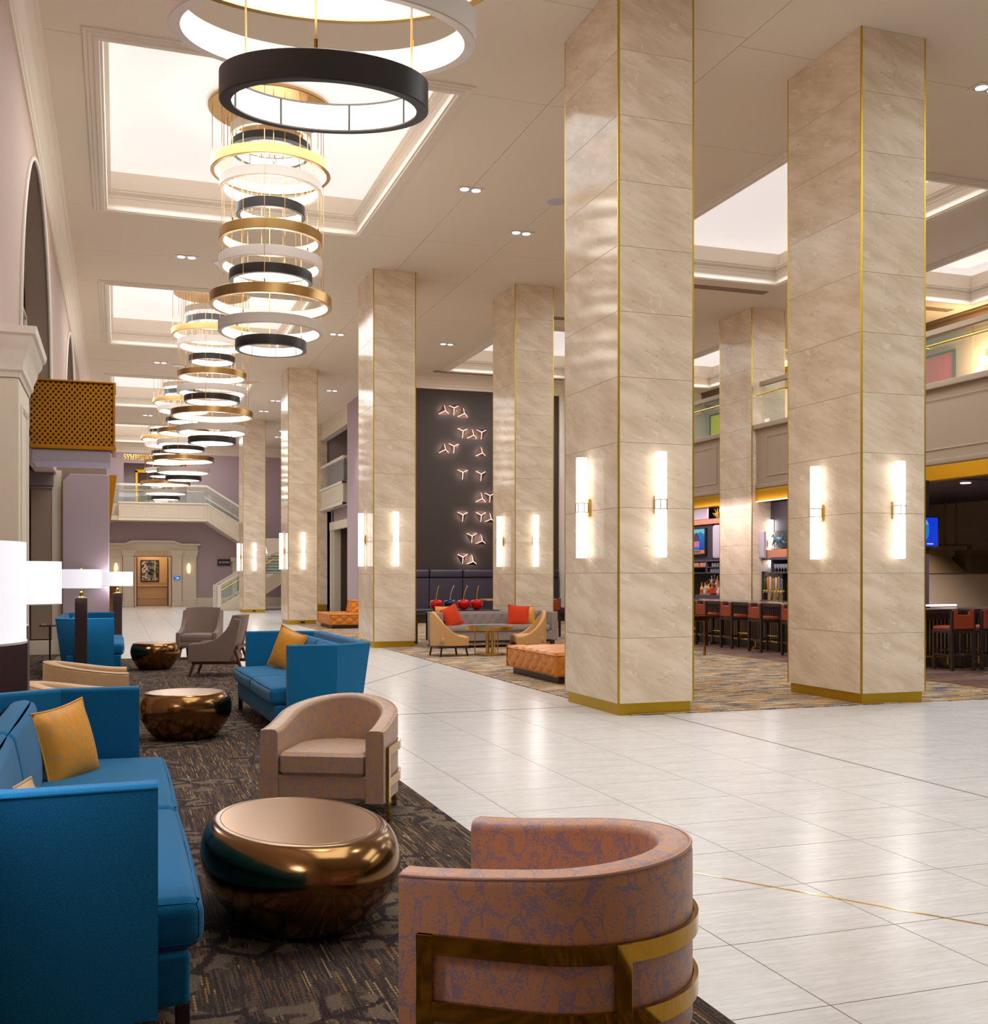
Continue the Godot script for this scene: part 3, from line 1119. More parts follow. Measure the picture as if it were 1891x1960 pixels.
func build_left() -> void:
	var wl := setting("wall_left", "pinkish beige papered wall with tall arched windows")
	var X := -1.1
	# prism() draws in x,y along z; turned so that its x is the room's -z and its z the room's x
	var yaw := Transform3D(Basis(Vector3(0, 0, -1), Vector3(0, 1, 0), Vector3(1, 0, 0)), Vector3.ZERO)
	var arches := [[14.0, 20.4], [25.45, 31.85], [36.9, 43.3]]
	var spring := 4.2
	var sill := 3.75
	var lo := -6.0
	var edges := []
	for a in arches:
		edges.append([lo, a[0]])
		lo = a[1]
	edges.append([lo, 61.0])
	for e in edges:
		var mb := MB.new()
		mb.x = yaw
		mb.prism([Vector2(e[0], sill), Vector2(e[1], sill), Vector2(e[1], CEIL), Vector2(e[0], CEIL)], X - 0.36, X)
		part(wl, "wall_pier", mb.done(0), M.wallpaper)
	for a in arches:
		var mb := MB.new()
		mb.x = yaw
		var curve := arch_poly(a[0], a[1], spring, spring)
		for k in range(1, curve.size() - 2):
			var p: Vector2 = curve[k]
			var q: Vector2 = curve[k + 1]
			mb.quad(Vector3(p.x, p.y, X), Vector3(q.x, q.y, X), Vector3(q.x, CEIL, X), Vector3(p.x, CEIL, X))
		part(wl, "arch_spandrel", mb.done(0), M.wallpaper)
		var rv := MB.new()
		rv.x = yaw
		var full := arch_poly(a[0], a[1], sill, spring)
		for k in full.size() - 1:
			var p: Vector2 = full[k]
			var q: Vector2 = full[k + 1]
			rv.quad(Vector3(p.x, p.y, X), Vector3(q.x, q.y, X), Vector3(q.x, q.y, X - 0.36), Vector3(p.x, p.y, X - 0.36))
		rv.quad(Vector3(a[0], sill, X), Vector3(a[1], sill, X), Vector3(a[1], sill, X - 0.36), Vector3(a[0], sill, X - 0.36))
		part(wl, "arch_reveal", rv.done(30), M.taupe_wall)
		var path := []
		for p in full:
			path.append(yaw * Vector3(p.x, p.y, X + 0.012))
		part(wl, "arch_moulding", MB.new().tube(path, 0.03, 8).done(50), M.trim_paint)
	var n := 1
	for a in arches:
		var win := setting("window_%d" % n, "dark night window behind the arched opening with thin mullions")
		n += 1
		var mb := MB.new()
		mb.x = yaw
		mb.box2(Vector3(a[0] - 0.1, sill - 0.1, X - 0.40), Vector3(a[1] + 0.1, CEIL - 0.1, X - 0.37))
		part(win, "pane", mb.done(0), M.night_glass)
		for k in 7:
			var mm := MB.new()
			mm.x = yaw
			mm.box(Vector3(lerpf(a[0], a[1], (k + 0.5) / 7.0), (sill + CEIL) / 2, X - 0.36), Vector3(0.03, CEIL - sill, 0.03))
			part(win, "mullion", mm.done(0), M.trim_paint)
		for k in 4:
			var mm := MB.new()
			mm.x = yaw
			mm.box(Vector3((a[0] + a[1]) / 2, sill + 0.7 * (k + 1), X - 0.36), Vector3(a[1] - a[0], 0.03, 0.03))
			part(win, "mullion", mm.done(0), M.trim_paint)
	# lower wall: solid except for the passage between the near pier and the far canopy
	for e in [[-6.0, 10.2], [22.6, 61.0]]:
		var mb := MB.new()
		mb.x = yaw
		mb.prism([Vector2(e[0], 0), Vector2(e[1], 0), Vector2(e[1], sill), Vector2(e[0], sill)], X - 0.36, X)
		part(wl, "lower_wall", mb.done(0), M.wallpaper)
	var lt := MB.new()
	lt.x = yaw
	lt.box2(Vector3(10.2, 3.45, X - 0.36), Vector3(22.6, sill, X))
	part(wl, "lintel", lt.done(0), M.wallpaper)
	var cr := MB.new().run(Vector3(X, CEIL, 6.0), Vector3(X, CEIL, -55.4), crown(), -1.0)
	var c := part(self, "trim_1", cr.done(25), M.trim_paint)
	c.set_meta("kind", "structure")
	# passage behind the wall
	var al := setting("wall_passage", "dim side passage behind the near pier")
	part(al, "side", MB.new().box2(Vector3(-2.7, 0, -9.9), Vector3(-2.5, 3.6, -23.0)).done(0), M.taupe_wall)
	part(al, "near_end", MB.new().box2(Vector3(-2.7, 0, -9.9), Vector3(-1.3, 3.6, -10.1)).done(0), M.taupe_wall)
	part(al, "lid", MB.new().box2(Vector3(-2.7, 3.6, -9.9), Vector3(-1.2, 3.7, -23.0)).done(0), M.taupe_wall)
	part(al, "end", MB.new().box2(Vector3(-2.7, 0, -22.35), Vector3(-0.2, 3.64, -22.6)).done(0), M.taupe_wall)
	# near pier with a deep crown cap
	var pr := thing("wall_pier_portal", "cream panelled pier with deep crown cap at the left edge", "pier", Vector3(-0.95, 0, -10.72))
	part(pr, "shaft", MB.new().rbox(Vector3(0.0, 1.6, 0.0), Vector3(0.3, 3.2, 1.14), 0.01, 1).done(30), M.cream_paint)
	part(pr, "plinth", MB.new().rbox(Vector3(0.0, 0.11, 0.0), Vector3(0.34, 0.22, 1.18), 0.01, 1).done(30), M.trim_paint)
	part(pr, "panel_moulding", panel_frame(0.7, 2.5).done(20), M.trim_paint, Vector3(0.152, 1.75, 0.0), PI / 2)
	var cap := MB.new().rect_sweep(-0.15, 0.15, -0.57, 0.57, [Vector2(0.0, 3.2), Vector2(0.01, 3.2), Vector2(0.015, 3.24), Vector2(0.035, 3.26), Vector2(0.04, 3.32), Vector2(0.07, 3.40), Vector2(0.075, 3.44), Vector2(0.11, 3.5), Vector2(0.115, 3.54), Vector2(0.14, 3.56), Vector2(0.15, 3.62), Vector2(-0.1, 3.62), Vector2(-0.15, 3.62)])
	part(pr, "crown_cap", cap.done(25), M.trim_paint)
	# end wall of the passage: pilaster, casing, tall grey panel
	var pil := Node3D.new()
	pil.name = "pilaster"
	al.add_child(pil)
	pil.position = Vector3(-1.36, 0, -22.28)
	part(pil, "shaft", MB.new().rbox(Vector3(0, 1.75, 0), Vector3(0.36, 2.9, 0.14), 0.006, 1).done(20), M.taupe_wall)
	part(pil, "capital", MB.new().rbox(Vector3(0, 3.35, 0.03), Vector3(0.44, 0.3, 0.2), 0.01, 1).rbox(Vector3(0, 3.17, 0.02), Vector3(0.4, 0.05, 0.17), 0.01, 1).done(20), M.grey_panel)
	part(pil, "base", MB.new().rbox(Vector3(0, 0.14, 0.03), Vector3(0.46, 0.28, 0.2), 0.01, 1).done(20), M.cream_paint)
	var cs := Node3D.new()
	cs.name = "door_casing"
	al.add_child(cs)
	cs.position = Vector3(-1.09, 0, -22.25)
	part(cs, "board", MB.new().rbox(Vector3(0, 1.75, 0), Vector3(0.17, 3.5, 0.1), 0.006, 1).done(20), M.cream_paint)
	part(cs, "base", MB.new().rbox(Vector3(0, 0.14, 0.02), Vector3(0.19, 0.28, 0.14), 0.006, 1).done(20), M.cream_paint)
	part(cs, "gold_edge", MB.new().box2(Vector3(0.085, 0.3, 0.0), Vector3(0.105, 3.4, 0.06)).done(0), M.brass)
	var gp := Node3D.new()
	gp.name = "grey_panel"
	al.add_child(gp)
	gp.position = Vector3(-0.57, 0, -22.2)
	part(gp, "board", MB.new().prism([Vector2(-0.41, 0), Vector2(0.42, 0), Vector2(0.42, 3.43), Vector2(-0.28, 3.43), Vector2(-0.41, 3.28)], -0.1, 0.15, 0.01).done(0), M.mauve_wall)
	part(gp, "gold_fin", MB.new().prism([Vector2(0.42, 2.5), Vector2(0.44, 2.5), Vector2(0.56, 3.43), Vector2(0.42, 3.43)], -0.02, 0.1, 0.0).done(0), M.lattice_gold)
	# canopy with gold lattice
	var cn := thing("lattice_canopy", "golden diamond lattice canopy box high on the left wall", "canopy", Vector3(-0.565, 0, -15.7))
	var L := 0.9
	var yb := 3.26
	var yt := 4.11
	part(cn, "backing", MB.new().box2(Vector3(-0.53, yb, -0.03), Vector3(0.51, yt, -L)).done(0), M.dark_void)
	var fr := MB.new()
	fr.rbox(Vector3(-0.005, yb - 0.03, 0.0), Vector3(1.08, 0.06, 0.06), 0.008, 1).rbox(Vector3(-0.005, yt + 0.008, 0.0), Vector3(1.08, 0.024, 0.05), 0.006, 1)
	fr.rbox(Vector3(0.52, (yb + yt) / 2, 0.0), Vector3(0.03, yt - yb, 0.05), 0.006, 1).rbox(Vector3(0.52, yb - 0.03, -L / 2), Vector3(0.05, 0.06, L), 0.008, 1).rbox(Vector3(0.52, yt + 0.008, -L / 2), Vector3(0.05, 0.024, L), 0.006, 1)
	part(cn, "frame", fr.done(20), M.lattice_gold)
	var lat := MB.new()
	var step := 0.0672
	var hh := yt - yb
	var wd := hh / 1.22
	for s in [-1, 1]:
		for k in range(-14, 20):
			# diagonal strips clipped to the front face
			var x0 := -0.53 + k * step
			var a := Vector2(x0, yb if s > 0 else yt)
			var b := a + Vector2(wd, hh * s)
			var t0 := 0.0
			var t1 := 1.0
			if a.x < -0.53:
				t0 = (-0.53 - a.x) / (b.x - a.x)
			if b.x > 0.51:
				t1 = (0.51 - a.x) / (b.x - a.x)
			if t1 - t0 < 0.02:
				continue
			var p := a.lerp(b, t0)
			var q := a.lerp(b, t1)
			var dd := (q - p).normalized()
			var nn := Vector2(-dd.y, dd.x) * 0.0115
			var zz: float = -0.02 + 0.005 * s
			lat.quad(Vector3(p.x - nn.x, p.y - nn.y, zz), Vector3(q.x - nn.x, q.y - nn.y, zz), Vector3(q.x + nn.x, q.y + nn.y, zz), Vector3(p.x + nn.x, p.y + nn.y, zz))
			for g in [1, -1]:
				lat.quad(Vector3(p.x + nn.x * g, p.y + nn.y * g, zz - 0.008), Vector3(q.x + nn.x * g, q.y + nn.y * g, zz - 0.008), Vector3(q.x + nn.x * g, q.y + nn.y * g, zz), Vector3(p.x + nn.x * g, p.y + nn.y * g, zz))
	part(cn, "lattice", lat.done(0), M.lattice_gold).set_meta("kind", "stuff")
	part(cn, "beam", MB.new().rbox(Vector3(-0.02, yb - 0.14, -L / 2 - 0.02), Vector3(1.0, 0.16, L), 0.01, 1).done(20), M.silver_bark)


# thin raised rectangle, facing +z, centred
func panel_frame(w: float, h: float, t := 0.035) -> MB:
	var mb := MB.new()
	var hw := w / 2
	var hh := h / 2
	var prof := [Vector2(0.0, 0.0), Vector2(0.004, 0.012), Vector2(t * 0.4, 0.014), Vector2(t * 0.6, 0.006), Vector2(t, 0.004), Vector2(t, 0.0)]
	var cs := [Vector2(-hw, -hh), Vector2(hw, -hh), Vector2(hw, hh), Vector2(-hw, hh)]
	var sg := [Vector2(1, 1), Vector2(-1, 1), Vector2(-1, -1), Vector2(1, -1)]
	for k in 4:
		var k2 := (k + 1) % 4
		for j in prof.size() - 1:
			var a: Vector2 = cs[k] + sg[k] * prof[j].x
			var b: Vector2 = cs[k2] + sg[k2] * prof[j].x
			var a2: Vector2 = cs[k] + sg[k] * prof[j + 1].x
			var b2: Vector2 = cs[k2] + sg[k2] * prof[j + 1].x
			mb.quad(Vector3(a.x, a.y, prof[j].y), Vector3(b.x, b.y, prof[j].y), Vector3(b2.x, b2.y, prof[j + 1].y), Vector3(a2.x, a2.y, prof[j + 1].y))
	return mb


func build_shell() -> void:
	# walls out of sight that close the room
	var wf := setting("wall_front", "wall behind the camera")
	part(wf, "board", MB.new().box2(Vector3(-3.0, 0, 5.8), Vector3(20.0, CEIL, 6.1)).done(0), M.wallpaper)
	var wr := setting("wall_right", "beige wall behind the mezzanine")
	part(wr, "board", MB.new().box2(Vector3(19.6, 0, 6.0), Vector3(19.9, CEIL, -46)).done(0), M.satin_wall)
	var c := part(self, "trim_2", MB.new().run(Vector3(19.6, CEIL, 6.0), Vector3(19.6, CEIL, -34.0), crown(0.5, 0.35), 1.0).done(25), M.brown_mould)
	c.set_meta("kind", "structure")
	# dark feature wall and the side wall beyond it
	var wd := setting("wall_feature", "dark brown feature wall with star lights")
	part(wd, "board", MB.new().box2(Vector3(8.05, 0, -33.8), Vector3(14.0, CEIL, -34.1)).done(0), M.dark_wall)
	part(wd, "white_edge", MB.new().box2(Vector3(14.0, 0, -33.7), Vector3(14.16, CEIL, -34.1)).done(0), M.trim_paint)
	part(wd, "marble_pilaster", MB.new().box2(Vector3(14.16, 0, -33.6), Vector3(14.9, CEIL, -34.1)).done(0), M.marble)
	part(wd, "beyond", MB.new().box2(Vector3(14.9, 0, -33.8), Vector3(19.6, CEIL, -34.1)).done(0), M.satin_wall)
	c = part(self, "trim_3", MB.new().run(Vector3(19.6, CEIL, -33.8), Vector3(8.05, CEIL, -33.8), crown(0.34, 0.26), 1.0).done(25), M.trim_paint)
	c.set_meta("kind", "structure")


func text(s: String, h: float, depth := 0.03, serif := true) -> TextMesh:
	var f := SystemFont.new()
	f.font_names = PackedStringArray(["Droid Serif" if serif else "Droid Sans"])
	var t := TextMesh.new()
	t.text = s
	t.font = f
	t.font_size = 64
	t.pixel_size = h / 46.0
	t.depth = depth
	t.curve_step = 1.0
	return t


# glass balustrade: rail on top, panes between a and b (bottom corners); slope allowed
func balustrade(t: Node3D, a: Vector3, b: Vector3, h: float, panes: int, rail_m: Material, hand := true, side := 1.0) -> void:
	var d := b - a
	var n := Vector3.UP.cross(d.normalized()).normalized() * side
	for k in panes:
		var p := a + d * (k + 0.01) / panes
		var q := a + d * (k + 0.99) / panes
		var mb := MB.new()
		for s in [-0.006, 0.006]:
			mb.quad(p + n * s, q + n * s, q + n * s + Vector3.UP * (h - 0.06), p + n * s + Vector3.UP * (h - 0.06))
		part(t, "glass_pane", mb.done(0), M.rail_glass)
	var r := MB.new()
	var w := 0.05
	for e in 1:
		var A := a + Vector3.UP * (h - 0.07)
		var B := b + Vector3.UP * (h - 0.07)
		var u := Vector3.UP * 0.1
		var c := [A - n * w, B - n * w, B + n * w, A + n * w]
		r.quad(c[0] + u, c[1] + u, c[2] + u, c[3] + u)
		r.quad(c[0], c[3], c[2], c[1])
		r.quad(c[0], c[1], c[1] + u, c[0] + u)
		r.quad(c[2], c[3], c[3] + u, c[2] + u)
		r.quad(c[1], c[2], c[2] + u, c[1] + u)
		r.quad(c[3], c[0], c[0] + u, c[3] + u)
	part(t, "top_rail", r.done(0), rail_m)
	if hand:
		var hr := part(t, "handrail", MB.new().tube([a + n * 0.1 + Vector3.UP * (h - 0.28), b + n * 0.1 + Vector3.UP * (h - 0.28)], 0.022, 8).done(50), M.bright_brass)
		for k in panes:
			var p := a + d * (k + 0.5) / panes + Vector3.UP * (h - 0.30)
			part(t, "bracket", MB.new().tube([p, p + n * 0.1], 0.014, 6).done(50), M.bright_brass)


func box_part(t: Node3D, called: String, a: Vector3, b: Vector3, m: Material, r := 0.0) -> MeshInstance3D:
	var mb := MB.new()
	if r > 0.0:
		mb.rbox((a + b) / 2, (b - a).abs(), r, 1)
	else:
		mb.box2(a, b)
	return part(t, called, mb.done(25 if r > 0.0 else 0), m)


func build_back() -> void:
	var Z := -55.4
	var wb := setting("wall_back", "mauve papered end wall")
	# lower wall with the gallery doorway, upper wall with the ballroom doorway
	box_part(wb, "left_part", Vector3(-3, 0, Z), Vector3(0.74, 4.2, Z - 0.2), M.mauve_wall)
	box_part(wb, "right_part", Vector3(2.5, 0, Z), Vector3(20, 4.2, Z - 0.2), M.mauve_wall)
	box_part(wb, "over_door", Vector3(0.74, 2.42, Z), Vector3(2.5, 4.2, Z - 0.2), M.mauve_wall)
	box_part(wb, "upper_left", Vector3(-3, 4.2, Z), Vector3(0.28, CEIL, Z - 0.2), M.mauve_wall)
	box_part(wb, "upper_right", Vector3(3.2, 4.2, Z), Vector3(20, CEIL, Z - 0.2), M.mauve_wall)
	box_part(wb, "upper_lintel", Vector3(0.28, 6.95, Z), Vector3(3.2, CEIL, Z - 0.2), M.mauve_wall)
	var c := part(self, "trim_4", MB.new().run(Vector3(9.0, CEIL, Z), Vector3(-1.1, CEIL, Z), crown(0.42, 0.3), 1.0).done(25), M.trim_paint)
	c.set_meta("kind", "structure")
	var bb := box_part(self, "baseboard_back", Vector3(3.6, 0, Z + 0.04), Vector3(9.0, 0.42, Z), M.cream_paint, 0.01)
	bb.set_meta("kind", "structure")
	# recess and doors on the upper level
	var rec := setting("wall_upper_recess", "recess of the upper doorway")
	box_part(rec, "left_cheek", Vector3(0.06, 4.2, Z - 0.2), Vector3(0.24, 7.0, Z - 1.2), M.mauve_wall)
	box_part(rec, "right_cheek", Vector3(3.24, 4.2, Z - 0.2), Vector3(3.4, 7.0, Z - 1.2), M.mauve_wall)
	box_part(rec, "head", Vector3(0.06, 7.0, Z - 0.2), Vector3(3.4, 7.1, Z - 1.2), M.mauve_wall)
	box_part(rec, "rear", Vector3(0.08, 4.2, Z - 1.2), Vector3(3.4, 7.1, Z - 1.3), M.mauve_wall)
	var d2 := setting("door_2", "glazed upper doors in a gold frame")
	for x in [0.84, 2.6]:
		box_part(d2, "gold_jamb", Vector3(x, 4.2, Z - 1.1), Vector3(x + 0.1, 6.7, Z - 1.18), M.gold_band)
	box_part(d2, "gold_head", Vector3(0.84, 6.6, Z - 1.1), Vector3(2.7, 6.75, Z - 1.18), M.gold_band)
	for k in 2:
		box_part(d2, "door_leaf", Vector3(0.95 + k * 0.83, 4.2, Z - 1.16), Vector3(1.75 + k * 0.83, 6.58, Z - 1.19), M.brown_door)
	# letters on the upper wall
	var sy := MeshInstance3D.new()
	sy.mesh = text("SYMPHONY", 0.27)
	sy.material_override = M.bright_brass
	sy.name = "ballroom_lettering"
	add_child(sy)
	var aw: float = sy.mesh.get_aabb().size.x
	sy.scale = Vector3(1.36 / aw, 1, 1)
	sy.position = Vector3(0.96, 7.22, Z + 0.03)
	tag(sy, "brass letters SYMPHONY high on the mauve end wall", "sign")
	# gallery portal
	var p := setting("door_1", "cream classical door surround with raised centre cornice")
	p.position = Vector3(0, 0, Z)
	for q in [[-0.45, 0.23, 0.10], [0.23, 0.74, 0.2], [2.5, 2.98, 0.2], [2.98, 3.67, 0.10]]:
		var sh := box_part(p, "pilaster", Vector3(q[0] + 0.01, 0, 0), Vector3(q[1] - 0.01, 2.46, q[2]), M.cream_paint, 0.008)
		var w: float = q[1] - q[0]
		var mid: float = (q[0] + q[1]) / 2
		part(sh, "panel_moulding", panel_frame(w - 0.22, 1.5, 0.03).done(20), M.trim_paint, Vector3(mid, 1.55, q[2]))
		part(sh, "panel_moulding", panel_frame(w - 0.22, 0.42, 0.03).done(20), M.trim_paint, Vector3(mid, 0.5, q[2]))
		part(sh, "plinth", MB.new().rbox(Vector3(mid, 0.12, q[2] / 2 + 0.02), Vector3(w, 0.24, q[2] + 0.04), 0.01, 1).done(25), M.cream_paint)
		part(p, "capital", MB.new().rect_sweep(q[0] + 0.02, q[1] - 0.02, -0.1, q[2], [Vector2(0, 2.44), Vector2(0.02, 2.46), Vector2(0.03, 2.55), Vector2(0.09, 2.68), Vector2(0.1, 2.74), Vector2(0.0, 2.75), Vector2(-0.2, 2.75)]).done(25), M.cream_paint)
	part(p, "frieze", MB.new().prism([Vector2(-0.5, 2.46), Vector2(3.72, 2.46), Vector2(3.72, 3.0), Vector2(2.95, 3.0), Vector2(2.6, 3.14), Vector2(0.66, 3.14), Vector2(0.34, 3.0), Vector2(-0.5, 3.0)], 0.0, 0.12, 0.0).done(0), M.cream_paint)
	part(p, "cornice", MB.new().prism([Vector2(-0.58, 2.98), Vector2(0.36, 2.98), Vector2(0.68, 3.12), Vector2(2.58, 3.12), Vector2(2.92, 2.98), Vector2(3.84, 2.98), Vector2(3.88, 3.07), Vector2(2.95, 3.07), Vector2(2.6, 3.21), Vector2(0.66, 3.21), Vector2(0.34, 3.07), Vector2(-0.62, 3.07)], 0.0, 0.26, 0.02).done(0), M.trim_paint)
	var gl := MeshInstance3D.new()
	gl.name = "gallery_lettering"
	gl.mesh = text("THE GALLERY", 0.2)
	gl.material_override = M.brass
	add_child(gl)
	gl.scale = Vector3(1.46 / gl.mesh.get_aabb().size.x, 1, 1)
	gl.position = Vector3(1.62, 2.6, Z + 0.15)
	tag(gl, "pale gold letters THE GALLERY above the far doorway", "sign")
	# lit room behind the doorway
	var gr := setting("wall_gallery", "maple panelled gallery room behind the far doorway")
	box_part(gr, "rear", Vector3(-0.5, 0, Z - 2.4), Vector3(3.7, 3.2, Z - 2.5), M.maple_panel)
	box_part(gr, "left", Vector3(-0.6, 0, Z - 0.2), Vector3(-0.5, 3.2, Z - 2.5), M.maple_panel)
	box_part(gr, "right", Vector3(3.7, 0, Z - 0.2), Vector3(3.8, 3.2, Z - 2.5), M.maple_panel)
	box_part(gr, "lid", Vector3(-0.6, 3.2, Z - 0.2), Vector3(3.8, 3.3, Z - 2.5), M.maple_panel)
	part(gr, "panel_moulding", panel_frame(1.9, 1.5, 0.06).done(20), M.maple_panel, Vector3(1.62, 1.85, Z - 2.39))
	part(gr, "panel_moulding", panel_frame(1.5, 0.5, 0.06).done(20), M.maple_panel, Vector3(1.62, 0.6, Z - 2.39))
	box_part(gr, "chair_rail", Vector3(-0.5, 0.95, Z - 2.33), Vector3(3.7, 1.02, Z - 2.4), M.maple_panel, 0.01)
	omni(Vector3(1.62, 2.7, Z - 1.2), 1.3, Color(1.0, 0.82, 0.6), 0.15, "gallery_lamp_light")
	solo("gallery_ceiling_lamp", "small warm glass ceiling lamp inside the gallery room", "ceiling light", MB.new().lathe([Vector2(0, 2.95), Vector2(0.12, 2.98), Vector2(0.16, 3.06), Vector2(0.16, 3.2)], 20, Vector3(1.62, 0, Z - 1.2)).done(50), M.warm_glow)
	painting("abstract_painting", "dark blue abstract painting in a slim frame inside the gallery doorway", Vector3(1.55, 1.75, Z - 2.36), 0.0, Vector2(0.78, 1.0), blue_picture(), M.espresso_wood)
	var d1 := setting("door_4", "open leaves of the gallery door")
	for q in [[0.78, 0.86, 0.0], [2.38, 2.46, 0.0]]:
		box_part(d1, "door_leaf", Vector3(q[0], 0.02, Z + 0.05), Vector3(q[1], 2.4, Z - 0.85), M.cream_paint, 0.008)
	for q in [[0.87, 0.92], [2.32, 2.37]]:
		box_part(d1, "door_edge", Vector3(q[0], 0.02, Z - 0.5), Vector3(q[1], 2.4, Z - 0.6), M.brown_door, 0.005)
	var sc := MB.new()
	sc.lathe([Vector2(0, -0.26), Vector2(0.05, -0.24), Vector2(0.085, -0.1), Vector2(0.09, 0), Vector2(0.085, 0.1), Vector2(0.05, 0.24), Vector2(0, 0.26)], 14)
	for q in [[-0.07, "left"], [3.3, "right"]]:
		var t := thing("oval_sconce", "small oval warm sconce on the %s bay of the gallery door surround" % q[1], "wall light", Vector3(q[0], 1.86, Z + 0.16))
		part(t, "lamp_shade", sc.done(50), M.warm_glow)
		part(t, "backplate", MB.new().rbox(Vector3(0, 0, -0.045), Vector3(0.12, 0.5, 0.02), 0.008, 1).done(25), M.brass)
	var scr := thing("info_screen", "small blue information screen on the pilaster right of the gallery door", "screen", Vector3(2.74, 1.4, Z + 0.23))
	part(scr, "bezel", MB.new().rbox(Vector3.ZERO, Vector3(0.34, 0.24, 0.04), 0.008, 1).done(25), M.chrome)
	part(scr, "display", quad_mesh(0.3, 0.2), screen_mat("display_a", info_picture(), 0.9), Vector3(0, 0, 0.022))
	var rs := thing("restroom_sign", "black hanging sign reading RESTROOMS on the mauve wall", "sign", Vector3(4.98, 2.16, Z + 0.08))
	part(rs, "board", MB.new().rbox(Vector3.ZERO, Vector3(0.62, 0.31, 0.06), 0.01, 1).done(25), M.black_metal)
	var rt := part(rs, "lettering", text("RESTROOMS", 0.1, 0.01, false), M.linen, Vector3(0.09, 0.0, 0.036))
	rt.scale = Vector3(0.36 / rt.mesh.get_aabb().size.x, 1, 1)
	for k in 2:
		var ic := MB.new()
		ic.rbox(Vector3(0, -0.01, 0), Vector3(0.03, 0.07, 0.008), 0.003, 1)
		ic.lathe([Vector2(0, -0.012), Vector2(0.011, -0.008), Vector2(0.014, 0), Vector2(0.011, 0.008), Vector2(0, 0.012)], 10, Vector3(0, 0.045, 0))
		part(rs, "person_icon", ic.done(40), M.linen, Vector3(-0.22 + k * 0.06, 0.0, 0.036))
	var rd := setting("door_3", "side door with cream casing by the stair")
	box_part(rd, "casing", Vector3(5.4, 0, Z + 0.06), Vector3(6.6, 2.2, Z), M.cream_paint, 0.01)
	box_part(rd, "casing_cap", Vector3(5.3, 2.2, Z + 0.14), Vector3(6.7, 2.42, Z), M.cream_paint, 0.02)
	box_part(rd, "door_leaf", Vector3(5.62, 0, Z + 0.08), Vector3(6.4, 2.05, Z), M.brown_door, 0.005)
	# upper balcony
	var F := -53.6
	var b := thing("upper_balcony", "white panelled balcony with glass rail across the end wall", "balcony")
	box_part(b, "slab", Vector3(-1.1, 4.1, F), Vector3(4.03, 4.3, Z), M.cream_paint)
	box_part(b, "fascia", Vector3(0.04, 4.1, F + 0.06), Vector3(4.03, 4.92, F - 0.1), M.cream_paint, 0.01)
	box_part(b, "fascia_return", Vector3(-1.1, 4.1, F - 0.8), Vector3(0.04, 4.92, F - 0.9), M.cream_paint, 0.01)
	box_part(b, "side_return", Vector3(0.04, 4.1, F + 0.05), Vector3(0.14, 4.92, F - 0.9), M.cream_paint, 0.01)
	box_part(b, "ledge", Vector3(0.02, 4.88, F + 0.1), Vector3(4.05, 4.95, F - 0.14), M.trim_paint, 0.015)
	box_part(b, "base_mould", Vector3(0.02, 4.08, F + 0.09), Vector3(4.05, 4.16, F - 0.1), M.trim_paint, 0.015)
	for q in [[0.12, 1.2], [1.36, 2.66], [2.8, 3.85]]:
		part(b, "panel_moulding", panel_frame(q[1] - q[0], 0.5, 0.03).done(20), M.trim_paint, Vector3((q[0] + q[1]) / 2, 4.5, F + 0.06))
	balustrade(b, Vector3(0.05, 4.93, F), Vector3(4.03, 4.93, F), 0.86, 3, M.trim_paint, true, 1.0)
	balustrade(b, Vector3(-1.1, 4.93, F - 0.85), Vector3(0.05, 4.93, F), 0.86, 1, M.trim_paint, true, 1.0)
	stairs(F)


